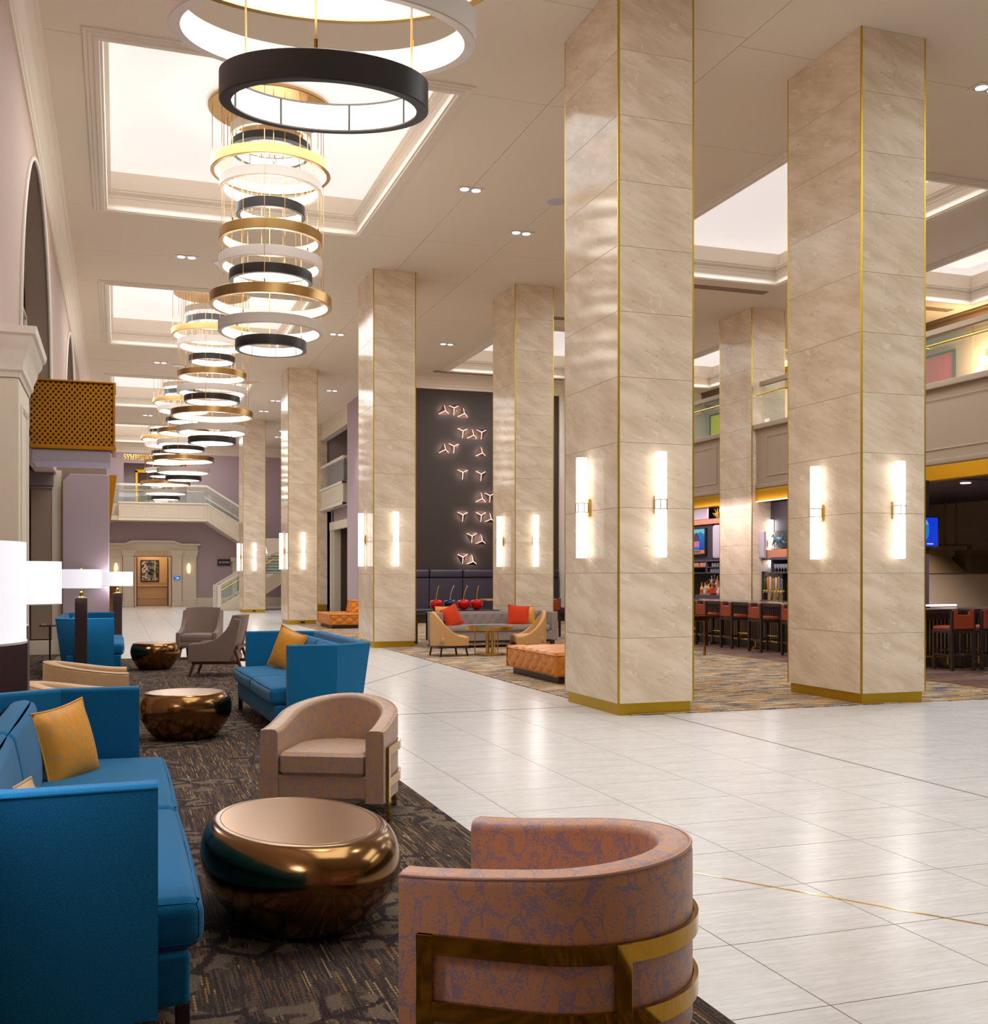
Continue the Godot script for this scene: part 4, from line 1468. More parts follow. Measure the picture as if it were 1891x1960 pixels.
func stairs(F: float) -> void:
	var s := thing("staircase", "white staircase with glass rails and brass handrails behind the far columns", "staircase")
	# upper flight, falling to the right
	var x0 := 4.03
	var x1 := 6.5
	var y0 := 4.1
	var y1 := 2.5
	var str := MB.new()
	str.prism([Vector2(x0, y0), Vector2(x1, y1), Vector2(8.0, y1), Vector2(8.0, y1 + 0.82), Vector2(x1 + 0.15, y1 + 0.82), Vector2(x0, y0 + 0.82)], F - 0.1, F + 0.06, 0.01)
	part(s, "upper_stringer", str.done(0), M.cream_paint)
	for q in [[0.06, 0.52], [0.58, 0.96]]:
		var pm := MB.new()
		var a := Vector2(lerpf(x0, x1, q[0]), lerpf(y0, y1, q[0]))
		var e := Vector2(lerpf(x0, x1, q[1]), lerpf(y0, y1, q[1]))
		var path := [Vector3(a.x, a.y + 0.18, F + 0.065), Vector3(e.x, e.y + 0.18, F + 0.065), Vector3(e.x, e.y + 0.66, F + 0.065), Vector3(a.x, a.y + 0.66, F + 0.065)]
		pm.tube(path, 0.014, 6, true)
		part(s, "panel_moulding", pm.done(40), M.trim_paint)
	var cap := MB.new()
	cap.prism([Vector2(x0, y0 + 0.8), Vector2(x1 + 0.15, y1 + 0.8), Vector2(x1 + 0.15, y1 + 0.87), Vector2(x0, y0 + 0.87)], F - 0.14, F + 0.1)
	part(s, "stringer_cap", cap.done(0), M.trim_paint)
	balustrade(s, Vector3(x0, y0 + 0.83, F), Vector3(x1 + 0.1, y1 + 0.83, F), 0.86, 2, M.trim_paint, true, 1.0)
	balustrade(s, Vector3(x0, y0 + 0.5, F - 1.6), Vector3(x1 + 0.1, y1 + 0.5, F - 1.6), 0.8, 2, M.trim_paint, true, 1.0)
	var n := 10
	for k in n:
		var xa := lerpf(x0, x1, float(k) / n)
		box_part(s, "step", Vector3(xa, lerpf(y0, y1, (k + 1.0) / n) + 0.2, F - 0.11), Vector3(lerpf(x0, x1, (k + 1.0) / n), lerpf(y0, y1, float(k) / n) + 0.2, F - 1.75), M.stair_tread)
	var und := MB.new()
	und.prism([Vector2(x0, y0 - 0.02), Vector2(x1, y1 - 0.02), Vector2(8.05, y1 - 0.02), Vector2(8.05, y1), Vector2(x1, y1 + 0.02), Vector2(x0, y0 + 0.02)], F - 1.78, F)
	part(s, "soffit", und.done(0), M.cream_paint)
	box_part(s, "upper_landing", Vector3(6.5, 2.4, F + 0.7), Vector3(8.05, 2.5, F - 1.78), M.cream_paint)
	# flight in the middle, rising away
	for k in 8:
		var zz := -50.3 - k * 0.33
		var yy := 1.4 + (k + 1) * 0.14
		box_part(s, "step", Vector3(6.45, yy - 0.14, zz), Vector3(7.9, yy - 0.03, zz - 0.36), M.stair_tread)
		box_part(s, "nosing", Vector3(6.45, yy - 0.03, zz + 0.02), Vector3(7.9, yy, zz - 0.36), M.trim_paint)
	balustrade(s, Vector3(6.45, 1.5, -50.3), Vector3(6.45, 2.6, -52.8), 0.95, 2, M.trim_paint, true, 1.0)
	# lower flight, rising to the right, between two glass sides
	var lx := 4.15
	var rx := 6.45
	var h := 1.4
	for q in [[-48.0, "near"], [-50.2, "far"]]:
		var z: float = q[0]
		var sg := MB.new()
		sg.prism([Vector2(lx, 0), Vector2(lx + 0.9, 0), Vector2(rx + 0.3, h - 0.28), Vector2(8.05, h - 0.28), Vector2(8.05, h + 0.2), Vector2(rx, h + 0.2), Vector2(lx, 0.2)], z - 0.06, z + 0.06, 0.008)
		part(s, "lower_stringer", sg.done(0), M.cream_paint)
		balustrade(s, Vector3(lx, 0.18, z), Vector3(rx, h + 0.18, z), 0.92, 2, M.trim_paint, true, 1.0)
		balustrade(s, Vector3(rx, h + 0.18, z), Vector3(8.05, h + 0.18, z), 0.92, 1, M.trim_paint, true, 1.0)
		box_part(s, "newel", Vector3(lx - 0.1, 0, z + 0.07), Vector3(lx + 0.06, 1.1, z - 0.07), M.trim_paint, 0.012)
	part(s, "panel_moulding", panel_frame(1.1, 0.3, 0.03).done(20), M.trim_paint, Vector3(7.35, h - 0.03, -47.93))
	for k in 9:
		var xa := lerpf(lx + 0.15, rx, k / 9.0)
		var xb := lerpf(lx + 0.15, rx, (k + 1) / 9.0)
		box_part(s, "step", Vector3(xa, maxf(0.0, h * k / 9.0 - 0.1), -48.06), Vector3(xb, h * (k + 1) / 9.0, -50.14), M.stair_tread)
	box_part(s, "lower_landing", Vector3(6.45, 1.28, -48.06), Vector3(8.05, 1.4, -50.3), M.cream_paint)
	# wall beside the stair and the small side balcony
	var X := 8.05
	var ws := setting("wall_stair_side", "taupe side wall with mezzanine opening")
	box_part(ws, "stair_wall", Vector3(X, 0, -45.6), Vector3(X + 0.3, CEIL, -55.4), M.mauve_wall)
	box_part(ws, "header", Vector3(X + 0.01, 7.15, -39.9), Vector3(X + 0.3, CEIL, -45.6), M.cream_paint)
	box_part(ws, "lower", Vector3(8.5, 0, -39.8), Vector3(8.7, 4.2, -40.2), M.mauve_wall)
	box_part(ws, "lower_far", Vector3(8.5, 0, -45.0), Vector3(8.7, 4.2, -45.6), M.mauve_wall)
	box_part(ws, "over_door", Vector3(8.5, 3.6, -39.8), Vector3(8.7, 4.2, -45.2), M.mauve_wall)
	box_part(ws, "near_return", Vector3(8.05, 0, -33.8), Vector3(8.35, CEIL, -39.9), M.mauve_wall)
	box_part(ws, "passage_far", Vector3(8.7, 0, -44.4), Vector3(12.0, 3.7, -44.5), M.brown_door)
	box_part(ws, "passage_near", Vector3(8.7, 0, -39.8), Vector3(12.0, 3.7, -39.9), M.brown_door)
	box_part(ws, "passage_rear", Vector3(11.0, 0, -39.8), Vector3(11.1, 3.7, -44.5), M.brown_door)
	box_part(ws, "upper_end", Vector3(8.05, 4.2, -45.6), Vector3(12.0, CEIL, -45.8), M.mauve_wall)
	box_part(ws, "upper_block", Vector3(9.2, 4.2, -43.0), Vector3(10.2, CEIL, -45.6), M.taupe_wall)
	box_part(ws, "upper_rear", Vector3(11.8, 4.2, -34.0), Vector3(12.0, CEIL, -45.8), M.taupe_wall)
	var mp := setting("trim_7", "narrow marble pilaster at the end of the side balcony")
	mp.position = Vector3(X - 0.02, 0, -45.5)
	part(mp, "shaft", MB.new().box2(Vector3(-0.12, 0.3, 0.0), Vector3(0.3, CEIL, -0.3)).done(0), M.marble)
	part(mp, "base", MB.new().box2(Vector3(-0.1, 0.0, -0.02), Vector3(0.28, 0.3, -0.28)).done(0), M.brushed_gold)
	part(mp, "edge_strip", MB.new().box2(Vector3(-0.135, 0.3, 0.015), Vector3(-0.115, CEIL, -0.01)).done(0), M.brass)
	var c := part(self, "trim_5", MB.new().run(Vector3(X, CEIL, -33.8), Vector3(X, CEIL, -45.6), crown(0.4, 0.3), -1.0).done(25), M.trim_paint)
	c.set_meta("kind", "structure")
	c = part(self, "trim_6", MB.new().run(Vector3(X, 7.3, -39.9), Vector3(X, 7.3, -45.6), [Vector2(0, -0.18), Vector2(0.06, -0.18), Vector2(0.07, -0.06), Vector2(0.12, 0.0), Vector2(0, 0)], -1.0).done(25), M.trim_paint)
	c.set_meta("kind", "structure")
	var sb := thing("side_balcony", "small cornered balcony with green glass rail beside the second left column", "balcony")
	var zc := -40.8
	box_part(sb, "slab", Vector3(X + 0.05, 4.2, zc), Vector3(12.0, 4.3, -45.6), M.cream_paint)
	box_part(sb, "fascia", Vector3(X, 4.25, zc), Vector3(X + 0.12, 5.02, -45.6), M.cream_paint, 0.01)
	box_part(sb, "fascia", Vector3(X, 4.25, zc + 0.1), Vector3(11.0, 5.02, zc), M.cream_paint, 0.01)
	box_part(sb, "ledge", Vector3(X - 0.06, 5.0, zc + 0.16), Vector3(X + 0.14, 5.1, -45.6), M.trim_paint, 0.02)
	box_part(sb, "ledge", Vector3(X - 0.06, 5.0, zc + 0.16), Vector3(11.0, 5.1, zc), M.trim_paint, 0.02)
	box_part(sb, "base_mould", Vector3(X - 0.05, 4.2, zc + 0.15), Vector3(X + 0.14, 4.3, -45.6), M.trim_paint, 0.02)
	box_part(sb, "base_mould", Vector3(X - 0.05, 4.2, zc + 0.15), Vector3(11.0, 4.3, zc), M.trim_paint, 0.02)
	part(sb, "panel_moulding", panel_frame(1.6, 0.5, 0.04).done(20), M.trim_paint, Vector3(X + 1.1, 4.66, zc + 0.1))
	part(sb, "panel_moulding", panel_frame(3.8, 0.5, 0.04).done(20), M.trim_paint, Vector3(X - 0.001, 4.66, zc - 2.3), -PI / 2)
	balustrade(sb, Vector3(X + 0.04, 5.08, -45.5), Vector3(X + 0.04, 5.08, zc + 0.05), 0.95, 2, M.trim_paint, true, 1.0)
	balustrade(sb, Vector3(X + 0.04, 5.08, zc + 0.05), Vector3(11.0, 5.08, zc + 0.05), 0.95, 2, M.trim_paint, true, 1.0)
	box_part(sb, "soffit_vent", Vector3(X + 0.25, 4.19, -41.2), Vector3(X + 0.42, 4.2, -45.0), M.grey_panel)
	var dc := setting("door_5", "tall cream door casing under the side balcony")
	dc.position = Vector3(8.5, 0, -42.4)
	for q in [[-2.8, -2.5], [2.3, 2.6]]:
		part(dc, "jamb", MB.new().rbox(Vector3(-0.05, 1.75, (q[0] + q[1]) / 2), Vector3(0.14, 3.5, 0.3), 0.02, 1).done(25), M.cream_paint)
	part(dc, "head", MB.new().rbox(Vector3(-0.05, 3.55, -0.1), Vector3(0.16, 0.34, 5.5), 0.02, 1).done(25), M.cream_paint)
	part(dc, "lining", MB.new().box2(Vector3(0.0, 0, -2.5), Vector3(1.3, 3.4, -2.42)).done(0), M.cream_paint)


func quad_mesh(w: float, h: float) -> Mesh:
	var mb := MB.new()
	mb.quad(Vector3(-w / 2, -h / 2, 0), Vector3(w / 2, -h / 2, 0), Vector3(w / 2, h / 2, 0), Vector3(-w / 2, h / 2, 0), Vector2(0, 1), Vector2(1, 1), Vector2(1, 0), Vector2(0, 0))
	return mb.done(0)


func screen_mat(called: String, t: Texture2D, k: float) -> StandardMaterial3D:
	var m := mat(called, Color(0.05, 0.05, 0.05), 0.2)
	m.emission_enabled = true
	m.emission = Color.BLACK
	m.emission_texture = t
	m.emission_energy_multiplier = k
	return m


func painting(called: String, label: String, at: Vector3, turn: float, size: Vector2, t: Texture2D, frame: Material, glow_k := 0.0) -> void:
	var o := thing(called, label, "painting", at, turn)
	var mb := MB.new()
	var b := 0.05
	mb.rbox(Vector3(0, size.y / 2 + b / 2, 0), Vector3(size.x + 2 * b, b, 0.06), 0.006, 1).rbox(Vector3(0, -size.y / 2 - b / 2, 0), Vector3(size.x + 2 * b, b, 0.06), 0.006, 1)
	mb.rbox(Vector3(-size.x / 2 - b / 2, 0, 0), Vector3(b, size.y, 0.06), 0.006, 1).rbox(Vector3(size.x / 2 + b / 2, 0, 0), Vector3(b, size.y, 0.06), 0.006, 1)
	part(o, "frame", mb.done(20), frame)
	part(o, "backing", MB.new().box(Vector3(0, 0, -0.015), Vector3(size.x, size.y, 0.02)).done(0), frame)
	var m := mat("canvas_" + String(o.name), Color.WHITE, 0.6)
	m.albedo_texture = t
	part(o, "canvas", quad_mesh(size.x, size.y), m, Vector3(0, 0, 0.0))


func blue_picture() -> ImageTexture:
	var w := 96
	var h := 128
	var a := noise_bytes(w, h, 101, 0.03, 3)
	var b := noise_bytes(w, h, 103, 0.05, 3)
	var d := PackedByteArray()
	d.resize(w * h * 3)
	for y in h:
		for x in w:
			var i := y * w + x
			var col := Vector3(58, 78, 112)
			if a[i] > 140:
				col = Vector3(104, 132, 160)
			elif a[i] < 105:
				col = Vector3(22, 24, 34)
			if x < 26 + (b[i] - 128) / 6.0:
				col = Vector3(206, 200, 204) if b[i] > 118 else Vector3(40, 60, 96)
			if x > 74 and x < 82 and b[i] > 100:
				col = Vector3(206, 182, 60)
			if y > 112 and b[i] > 126:
				col = Vector3(196, 190, 170)
			put3(d, i, col)
	return picture(w, h, d)


func info_picture() -> ImageTexture:
	var im := Image.create(64, 42, false, Image.FORMAT_RGB8)
	im.fill(rgb(24, 96, 176))
	im.fill_rect(Rect2i(8, 8, 22, 4), rgb(210, 226, 240))
	im.fill_rect(Rect2i(26, 14, 26, 16), rgb(190, 214, 236))
	im.fill_rect(Rect2i(8, 32, 40, 3), rgb(150, 190, 226))
	return ImageTexture.create_from_image(im)


func wave_picture(top: Color, mid: Color, low: Color, flip: float) -> ImageTexture:
	var w := 192
	var im := Image.create(w, w, false, Image.FORMAT_RGB8)
	for y in w:
		for x in w:
			var u := float(x) / w
			var v := float(y) / w
			var a := 0.52 + 0.10 * sin((u * 1.6 + 0.1) * PI * flip)
			var b := 0.70 + 0.16 * sin((u * 1.3 + 0.5) * PI * flip)
			im.set_pixel(x, y, top if v < a else (mid if v < b else low))
	return ImageTexture.create_from_image(im)


func build_mezzanine() -> void:
	var X := 14.36
	var mz := thing("mezzanine", "beige panelled mezzanine edge with gold band and glass rail above the bar", "mezzanine")
	box_part(mz, "slab", Vector3(X + 0.02, 3.3, 4.0), Vector3(19.6, 3.9, -33.8), M.bar_trim)
	box_part(mz, "gold_band", Vector3(X - 0.03, 3.27, 4.0), Vector3(X + 0.2, 3.54, -22.42), M.gold_band, 0.01)
	box_part(mz, "gold_band", Vector3(X - 0.03, 3.27, -23.9), Vector3(X + 0.2, 3.54, -33.7), M.gold_band, 0.01)
	box_part(mz, "fascia", Vector3(X, 3.54, 4.0), Vector3(X + 0.2, 5.0, -33.7), M.beige_panel)
	box_part(mz, "lower_mould", Vector3(X - 0.03, 3.56, 4.0), Vector3(X + 0.1, 3.66, -33.7), M.beige_panel, 0.02)
	box_part(mz, "ledge", Vector3(X - 0.1, 4.96, 4.0), Vector3(X + 0.26, 5.08, -22.5), M.beige_panel, 0.02)
	box_part(mz, "ledge", Vector3(X - 0.1, 4.96, -23.8), Vector3(X + 0.26, 5.08, -33.7), M.beige_panel, 0.02)
	for q in [[-10.6, -14.0], [-14.4, -18.0], [-18.4, -22.0], [-24.2, -28.6], [-29.0, -33.2], [-6.8, -10.2]]:
		part(mz, "panel_moulding", panel_frame(absf(q[1] - q[0]), 0.95, 0.05).done(20), M.beige_panel, Vector3(X - 0.001, 4.3, (q[0] + q[1]) / 2), -PI / 2)
	balustrade(mz, Vector3(X + 0.06, 5.06, -22.3), Vector3(X + 0.06, 5.06, -2.0), 1.0, 9, M.beige_panel, true, -1.0)
	balustrade(mz, Vector3(X + 0.06, 5.06, -33.6), Vector3(X + 0.06, 5.06, -24.0), 1.0, 5, M.beige_panel, true, -1.0)
	painting("wave_painting", "red, grey and orange wave painting in a black frame on the mezzanine wall", Vector3(19.53, 6.1, -22.7), -PI / 2, Vector2(2.0, 1.9), wave_picture(rgb(196, 50, 62), rgb(74, 66, 74), rgb(240, 100, 20), -1.0), M.black_metal)
	painting("wave_painting", "lime green, white and blue wave painting in a black frame on the mezzanine wall", Vector3(19.53, 6.15, -32.4), -PI / 2, Vector2(1.9, 1.8), wave_picture(rgb(196, 208, 20), rgb(240, 240, 228), rgb(24, 70, 190), 1.0), M.black_metal)
	var s := thing("mezzanine_sconce", "small brass and glass sconce on the mezzanine wall by the red painting", "wall light", Vector3(19.585, 6.6, -20.6), -PI / 2)
	part(s, "rod", MB.new().tube([Vector3(0, -0.42, 0.06), Vector3(0, 0.3, 0.06)], 0.012, 8).done(40), M.brass)
	part(s, "lamp_shade", MB.new().lathe([Vector2(0, -0.1), Vector2(0.11, -0.1), Vector2(0.115, 0.0), Vector2(0.11, 0.1), Vector2(0, 0.1)], 20, Vector3(0, 0, 0.12)).done(30), M.warm_glow)
	part(s, "backplate", MB.new().rbox(Vector3(0, 0, 0.0), Vector3(0.1, 0.3, 0.03), 0.008, 1).done(20), M.brass)
	omni(Vector3(19.22, 6.6, -20.6), 3.0, Color(1, 0.85, 0.62), 0.1, "mezzanine_sconce_light")
	omni(Vector3(19.22, 6.6, -28.0), 3.0, Color(1, 0.85, 0.62), 0.1, "mezzanine_sconce_light")
	copy_of(s, Vector3(19.585, 6.6, -28.0), -PI / 2, "small brass and glass sconce on the mezzanine wall between the two paintings")


func ribbed(a: Vector3, b: Vector3, y0: float, y1: float, pitch := 0.075) -> Mesh:
	var mb := MB.new()
	var d := b - a
	var n := int(d.length() / pitch)
	var o := Vector3.UP.cross(d.normalized())
	var rows := []
	for k in n * 4 + 1:
		var t := float(k) / (n * 4)
		var p := a + d * t + o * 0.02 * absf(sin(t * n * PI))
		rows.append([p + Vector3.UP * y0, p + Vector3.UP * y1])
	mb.grid(rows)
	return mb.done(50)


func build_bar() -> void:
	var t := thing("bar_counter", "long bar with ribbed bronze front, dark granite top and brass foot rail", "bar")
	var y := 0.965
	box_part(t, "granite_top", Vector3(12.05, y - 0.075, -14.1), Vector3(12.95, y, -27.0), M.granite, 0.012)
	box_part(t, "granite_top", Vector3(12.05, y - 0.075, -14.1), Vector3(17.5, y, -14.95), M.granite, 0.012)
	box_part(t, "body", Vector3(12.34, 0.0, -14.4), Vector3(12.9, y - 0.075, -27.0), M.bar_black)
	box_part(t, "body", Vector3(12.34, 0.0, -14.4), Vector3(17.5, y - 0.075, -14.9), M.bar_black)
	box_part(t, "lavender_rail", Vector3(12.28, 0.8, -14.34), Vector3(12.36, 0.885, -27.0), M.bar_trim)
	box_part(t, "lavender_rail", Vector3(12.28, 0.8, -14.34), Vector3(17.5, 0.885, -14.42), M.bar_trim)
	var r1 := part(t, "ribbed_front", ribbed(Vector3(12.33, 0, -27.0), Vector3(12.33, 0, -14.4), 0.18, 0.8), M.bar_rib)
	r1.set_meta("kind", "stuff")
	var r2 := part(t, "ribbed_front", ribbed(Vector3(12.33, 0, -14.39), Vector3(17.5, 0, -14.39), 0.18, 0.8), M.bar_rib)
	r2.set_meta("kind", "stuff")
	box_part(t, "plinth", Vector3(12.3, 0.0, -14.36), Vector3(12.4, 0.18, -27.0), M.granite)
	box_part(t, "plinth", Vector3(12.3, 0.0, -14.36), Vector3(17.5, 0.18, -14.46), M.granite)
	part(t, "foot_rail", MB.new().tube([Vector3(12.16, 0.2, -26.8), Vector3(12.16, 0.2, -14.3), Vector3(12.2, 0.2, -14.24), Vector3(17.4, 0.2, -14.24)], 0.025, 8).done(50), M.bright_brass)
	for k in 7:
		part(t, "rail_foot", MB.new().tube([Vector3(12.16, 0.2, -15.6 - k * 1.7), Vector3(12.16, 0.06, -15.6 - k * 1.7)], 0.02, 8).tube([Vector3(12.1, 0.05, -15.6 - k * 1.7), Vector3(12.26, 0.05, -15.6 - k * 1.7)], 0.03, 8).done(50), M.brass)
	for k in 4:
		part(t, "rail_foot", MB.new().tube([Vector3(12.7 + k * 0.62, 0.2, -14.24), Vector3(12.7 + k * 0.62, 0.06, -14.24)], 0.02, 8).tube([Vector3(12.7 + k * 0.62, 0.05, -14.16), Vector3(12.7 + k * 0.62, 0.05, -14.32)], 0.03, 8).done(50), M.brass)
	part(t, "light_strip", MB.new().rbox(Vector3(13.0, y + 0.035, -14.93), Vector3(1.0, 0.03, 0.03), 0.008, 1).done(20), M.strip_glow)
	stools()
	back_bar()
	# room behind the right-hand end of the bar
	var wr := setting("wall_bar_room", "beige wall of the room behind the bar")
	box_part(wr, "rear", Vector3(14.4, 0, -22.5), Vector3(19.6, 3.3, -22.6), M.satin_wall)
	box_part(wr, "half_wall", Vector3(14.4, 0.0, -18.6), Vector3(19.6, 1.53, -18.75), M.satin_wall)
	var ps := thing("bar_post", "slim dark post beside the blue television", "post", Vector3(13.98, 0, -16.3))
	part(ps, "shaft", MB.new().rbox(Vector3(0, 2.1, 0), Vector3(0.16, 2.3, 0.14), 0.01, 1).done(20), M.bar_niche)
	part(ps, "foot", MB.new().rbox(Vector3(0, 0.48, 0), Vector3(0.18, 0.96, 0.16), 0.01, 1).done(20), M.bar_niche)
	television("bar_television", "wall television with blue programme at the right end of the bar", Vector3(13.86, 2.3, -16.14), 0.0, Vector2(0.62, 0.52), blue_show())
	var lt := thing("soffit_light_slot", "pair of long pale light slots in the dark soffit over the bar", "ceiling light", Vector3(0, 3.29, 0))
	for z in [-15.0, -16.2]:
		part(lt, "slot", MB.new().box2(Vector3(14.7, -0.012, z), Vector3(19.4, 0.0, z - 0.1)).done(0), M.bar_trim)
	for q in [[15.5, -16.9], [15.7, -19.4], [14.75, -15.2]]:
		solo("soffit_downlight", ["round downlight in the dark soffit nearest the counter", "round downlight in the pale soffit farther back", "round downlight in the soffit beside the column edge"][[15.5, 15.7, 14.75].find(q[0])], "ceiling light", MB.new().lathe([Vector2(0, -0.01), Vector2(0.09, -0.01), Vector2(0.1, 0.0)], 16, Vector3(q[0], 3.295, q[1])).done(30), M.spot_glow)
		spot(Vector3(q[0], 3.24, q[1]), 16.0, Color(1, 0.94, 0.9), 55.0)
	pendant(Vector3(18.5, 0, -20.0), "bronze pendant with two trapezoid shades hanging behind the right end of the bar")


func pendant(at: Vector3, label: String) -> void:
	var t := thing("pendant_lamp", label, "pendant lamp", at)
	var mb := MB.new()
	mb.x = Transform3D(Basis(Vector3.UP, PI / 4), Vector3.ZERO)
	mb.lathe([Vector2(0.78, 1.55), Vector2(0.36, 1.97), Vector2(0.33, 1.97), Vector2(0.75, 1.55)], 4)
	for dx in [0.0, -1.15]:
		part(t, "lamp_shade", mb.done(0), M.brown_mould, Vector3(dx, 0, 0))
		part(t, "collar", MB.new().rbox(Vector3(0, 2.03, 0), Vector3(0.5, 0.12, 0.5), 0.01, 1).done(20), M.brown_mould, Vector3(dx, 0, 0))
		part(t, "stem", MB.new().rbox(Vector3(-0.05, 2.14, 0), Vector3(0.07, 0.14, 0.07), 0.005, 1).done(20), M.brown_mould, Vector3(dx, 0, 0))
	if true:
		part(t, "arm", MB.new().rbox(Vector3(-0.6, 2.2, 0), Vector3(1.2, 0.04, 0.05), 0.005, 1).done(20), M.brown_mould)
		for x in [-0.75, -0.43]:
			part(t, "rod", MB.new().rbox(Vector3(x, 2.6, 0), Vector3(0.05, 0.85, 0.05), 0.005, 1).done(20), M.brown_mould)
			part(t, "chain", MB.new().tube([Vector3(x, 3.02, 0), Vector3(x, 3.29, 0)], 0.012, 6).done(40), M.black_metal)


func television(called: String, label: String, at: Vector3, turn: float, size: Vector2, t: Texture2D) -> void:
	var o := thing(called, label, "television", at, turn)
	part(o, "bezel", MB.new().rbox(Vector3(0, 0, -0.03), Vector3(size.x + 0.06, size.y + 0.07, 0.06), 0.012, 1).done(20), M.black_metal)
	part(o, "mount", MB.new().box(Vector3(0, 0, -0.1), Vector3(0.12, 0.12, 0.09)).done(0), M.black_metal)
	part(o, "screen", quad_mesh(size.x, size.y), screen_mat("screen_" + String(o.name), t, 0.9), Vector3(0, 0, 0.002))


func blue_show() -> ImageTexture:
	var im := Image.create(96, 80, false, Image.FORMAT_RGB8)
	im.fill(rgb(20, 60, 220))
	for y in 80:
		for x in 96:
			var d := Vector2((x - 50) / 16.0, (y - 34) / 30.0).length()
			if d < 1.0:
				im.set_pixel(x, y, rgb(30, 130, 190).lerp(rgb(170, 200, 220), 0.6 if y < 20 else 0.0))
	im.fill_rect(Rect2i(20, 72, 24, 3), rgb(150, 170, 230))
	im.fill_rect(Rect2i(58, 72, 22, 3), rgb(220, 226, 250))
	return ImageTexture.create_from_image(im)


func sea_show() -> ImageTexture:
	var im := Image.create(96, 64, false, Image.FORMAT_RGB8)
	for y in 64:
		for x in 96:
			var c := rgb(40, 150, 190).lerp(rgb(30, 60, 170), y / 64.0)
			if y < 10 + 3 * sin(x * 0.15):
				c = rgb(120, 200, 220)
			var d := Vector2((x - 54) / 15.0, (y - 32) / 24.0)
			if d.length() < 1.0:
				c = rgb(214, 120, 170) if y > 30 else rgb(90, 70, 110)
			if y > 44 and absf(x - 54) < 8 + (y - 44):
				c = rgb(50, 110, 220)
			im.set_pixel(x, y, c)
	im.fill_rect(Rect2i(0, 54, 96, 8), rgb(238, 130, 40))
	im.fill_rect(Rect2i(30, 56, 46, 4), rgb(150, 70, 20))
	return ImageTexture.create_from_image(im)


func stools() -> void:
	var t := thing("bar_stool", "x", "stool", Vector3.ZERO, 0.0, "oxblood leather bar stools")
	# faces +z, width along x
	var w := 0.46
	var d := 0.44
	for s in [-1, 1]:
		part(t, "leg", MB.new().prism([Vector2(-0.025, 0), Vector2(0.018, 0), Vector2(0.025, 0.64), Vector2(0.02, 0.93), Vector2(-0.02, 0.93), Vector2(-0.025, 0.64)], -0.025, 0.025, 0.004).done(0), M.espresso_wood, Vector3(s * (w / 2 - 0.02), 0, -d / 2 + 0.02))
		part(t, "leg", MB.new().prism([Vector2(-0.018, 0), Vector2(0.018, 0), Vector2(0.025, 0.6), Vector2(-0.025, 0.6)], -0.022, 0.022, 0.004).done(0), M.espresso_wood, Vector3(s * (w / 2 - 0.03), 0, d / 2 - 0.02))
		part(t, "side_stretcher", MB.new().rbox(Vector3(s * (w / 2 - 0.025), 0.24, 0), Vector3(0.025, 0.03, d - 0.06), 0.004, 1).done(20), M.espresso_wood)
	part(t, "front_stretcher", MB.new().rbox(Vector3(0, 0.3, d / 2 - 0.02), Vector3(w - 0.08, 0.025, 0.03), 0.004, 1).done(20), M.bright_brass)
	part(t, "rear_stretcher", MB.new().rbox(Vector3(0, 0.24, -d / 2 + 0.02), Vector3(w - 0.08, 0.03, 0.025), 0.004, 1).done(20), M.espresso_wood)
	part(t, "seat_frame", MB.new().rbox(Vector3(0, 0.605, 0), Vector3(w, 0.05, d), 0.008, 1).done(20), M.espresso_wood)
	part(t, "seat", MB.new().rbox(Vector3(0, 0.655, 0.01), Vector3(w - 0.02, 0.06, d - 0.02), 0.025, 2, Vector3(0, 0.015, 0), 2).done(50), M.oxblood_leather)
	# back with a hand slot at the top
	var bk := MB.new()
	bk.prism([Vector2(-w / 2 + 0.03, 0.65), Vector2(w / 2 - 0.03, 0.65), Vector2(w / 2 - 0.03, 0.95), Vector2(0.12, 0.95), Vector2(0.11, 0.87), Vector2(-0.11, 0.87), Vector2(-0.12, 0.95), Vector2(-w / 2 + 0.03, 0.95)], -d / 2 - 0.01, -d / 2 + 0.045, 0.01)
	part(t, "backrest", bk.done(0), M.oxblood_leather)
	part(t, "grip_bar", MB.new().rbox(Vector3(0, 0.94, -d / 2 + 0.015), Vector3(0.26, 0.022, 0.03), 0.006, 1).done(20), M.espresso_wood)
	var spots := [[11.95, -20.45, PI / 2, "first of the red stools along the bar, counted from the nearest column's edge"], [11.93, -19.4, PI / 2, "middle stool of the three red stools seen between the two front columns"], [11.9, -18.3, PI / 2, "right one of the three red stools seen between the two front columns"], [11.88, -17.15, PI / 2, "red stool cut off by the left edge of the front right column"],
		[12.42, -13.8, PI, "orange leather bar stool just right of the front right column"], [12.98, -13.78, PI, "orange leather bar stool cut off by the right edge of the picture"], [11.98, -21.55, PI / 2, "red stool at the bar half hidden by the nearest column"], [9.9, -24.6, -2.6, "red stool glimpsed between the nearest column and the column behind the sofa"]]
	for k in spots.size():
		var q = spots[k]
		var lab: String = q[3]
		if k == 0:
			t.position = Vector3(q[0], 0.022, q[1])
			t.rotation.y = q[2]
			t.set_meta("label", lab)
		else:
			copy_of(t, Vector3(q[0], 0.022 if k < 7 else 0.012, q[1]), q[2], lab)
	# brass edged table half hidden by the column
	var tb := thing("bar_side_table", "brass edged table behind the right edge of the nearest column", "table", Vector3(10.15, 0.012, -18.2))
	part(tb, "top", MB.new().rbox(Vector3(0, 0.69, 0), Vector3(0.6, 0.1, 0.6), 0.006, 1).done(20), M.antique_brass)
	for sx in [-1, 1]:
		for sz in [-1, 1]:
			part(tb, "leg", MB.new().rbox(Vector3(0.24 * sx, 0.32, 0.24 * sz), Vector3(0.04, 0.64, 0.04), 0.005, 1).done(20), M.antique_brass)


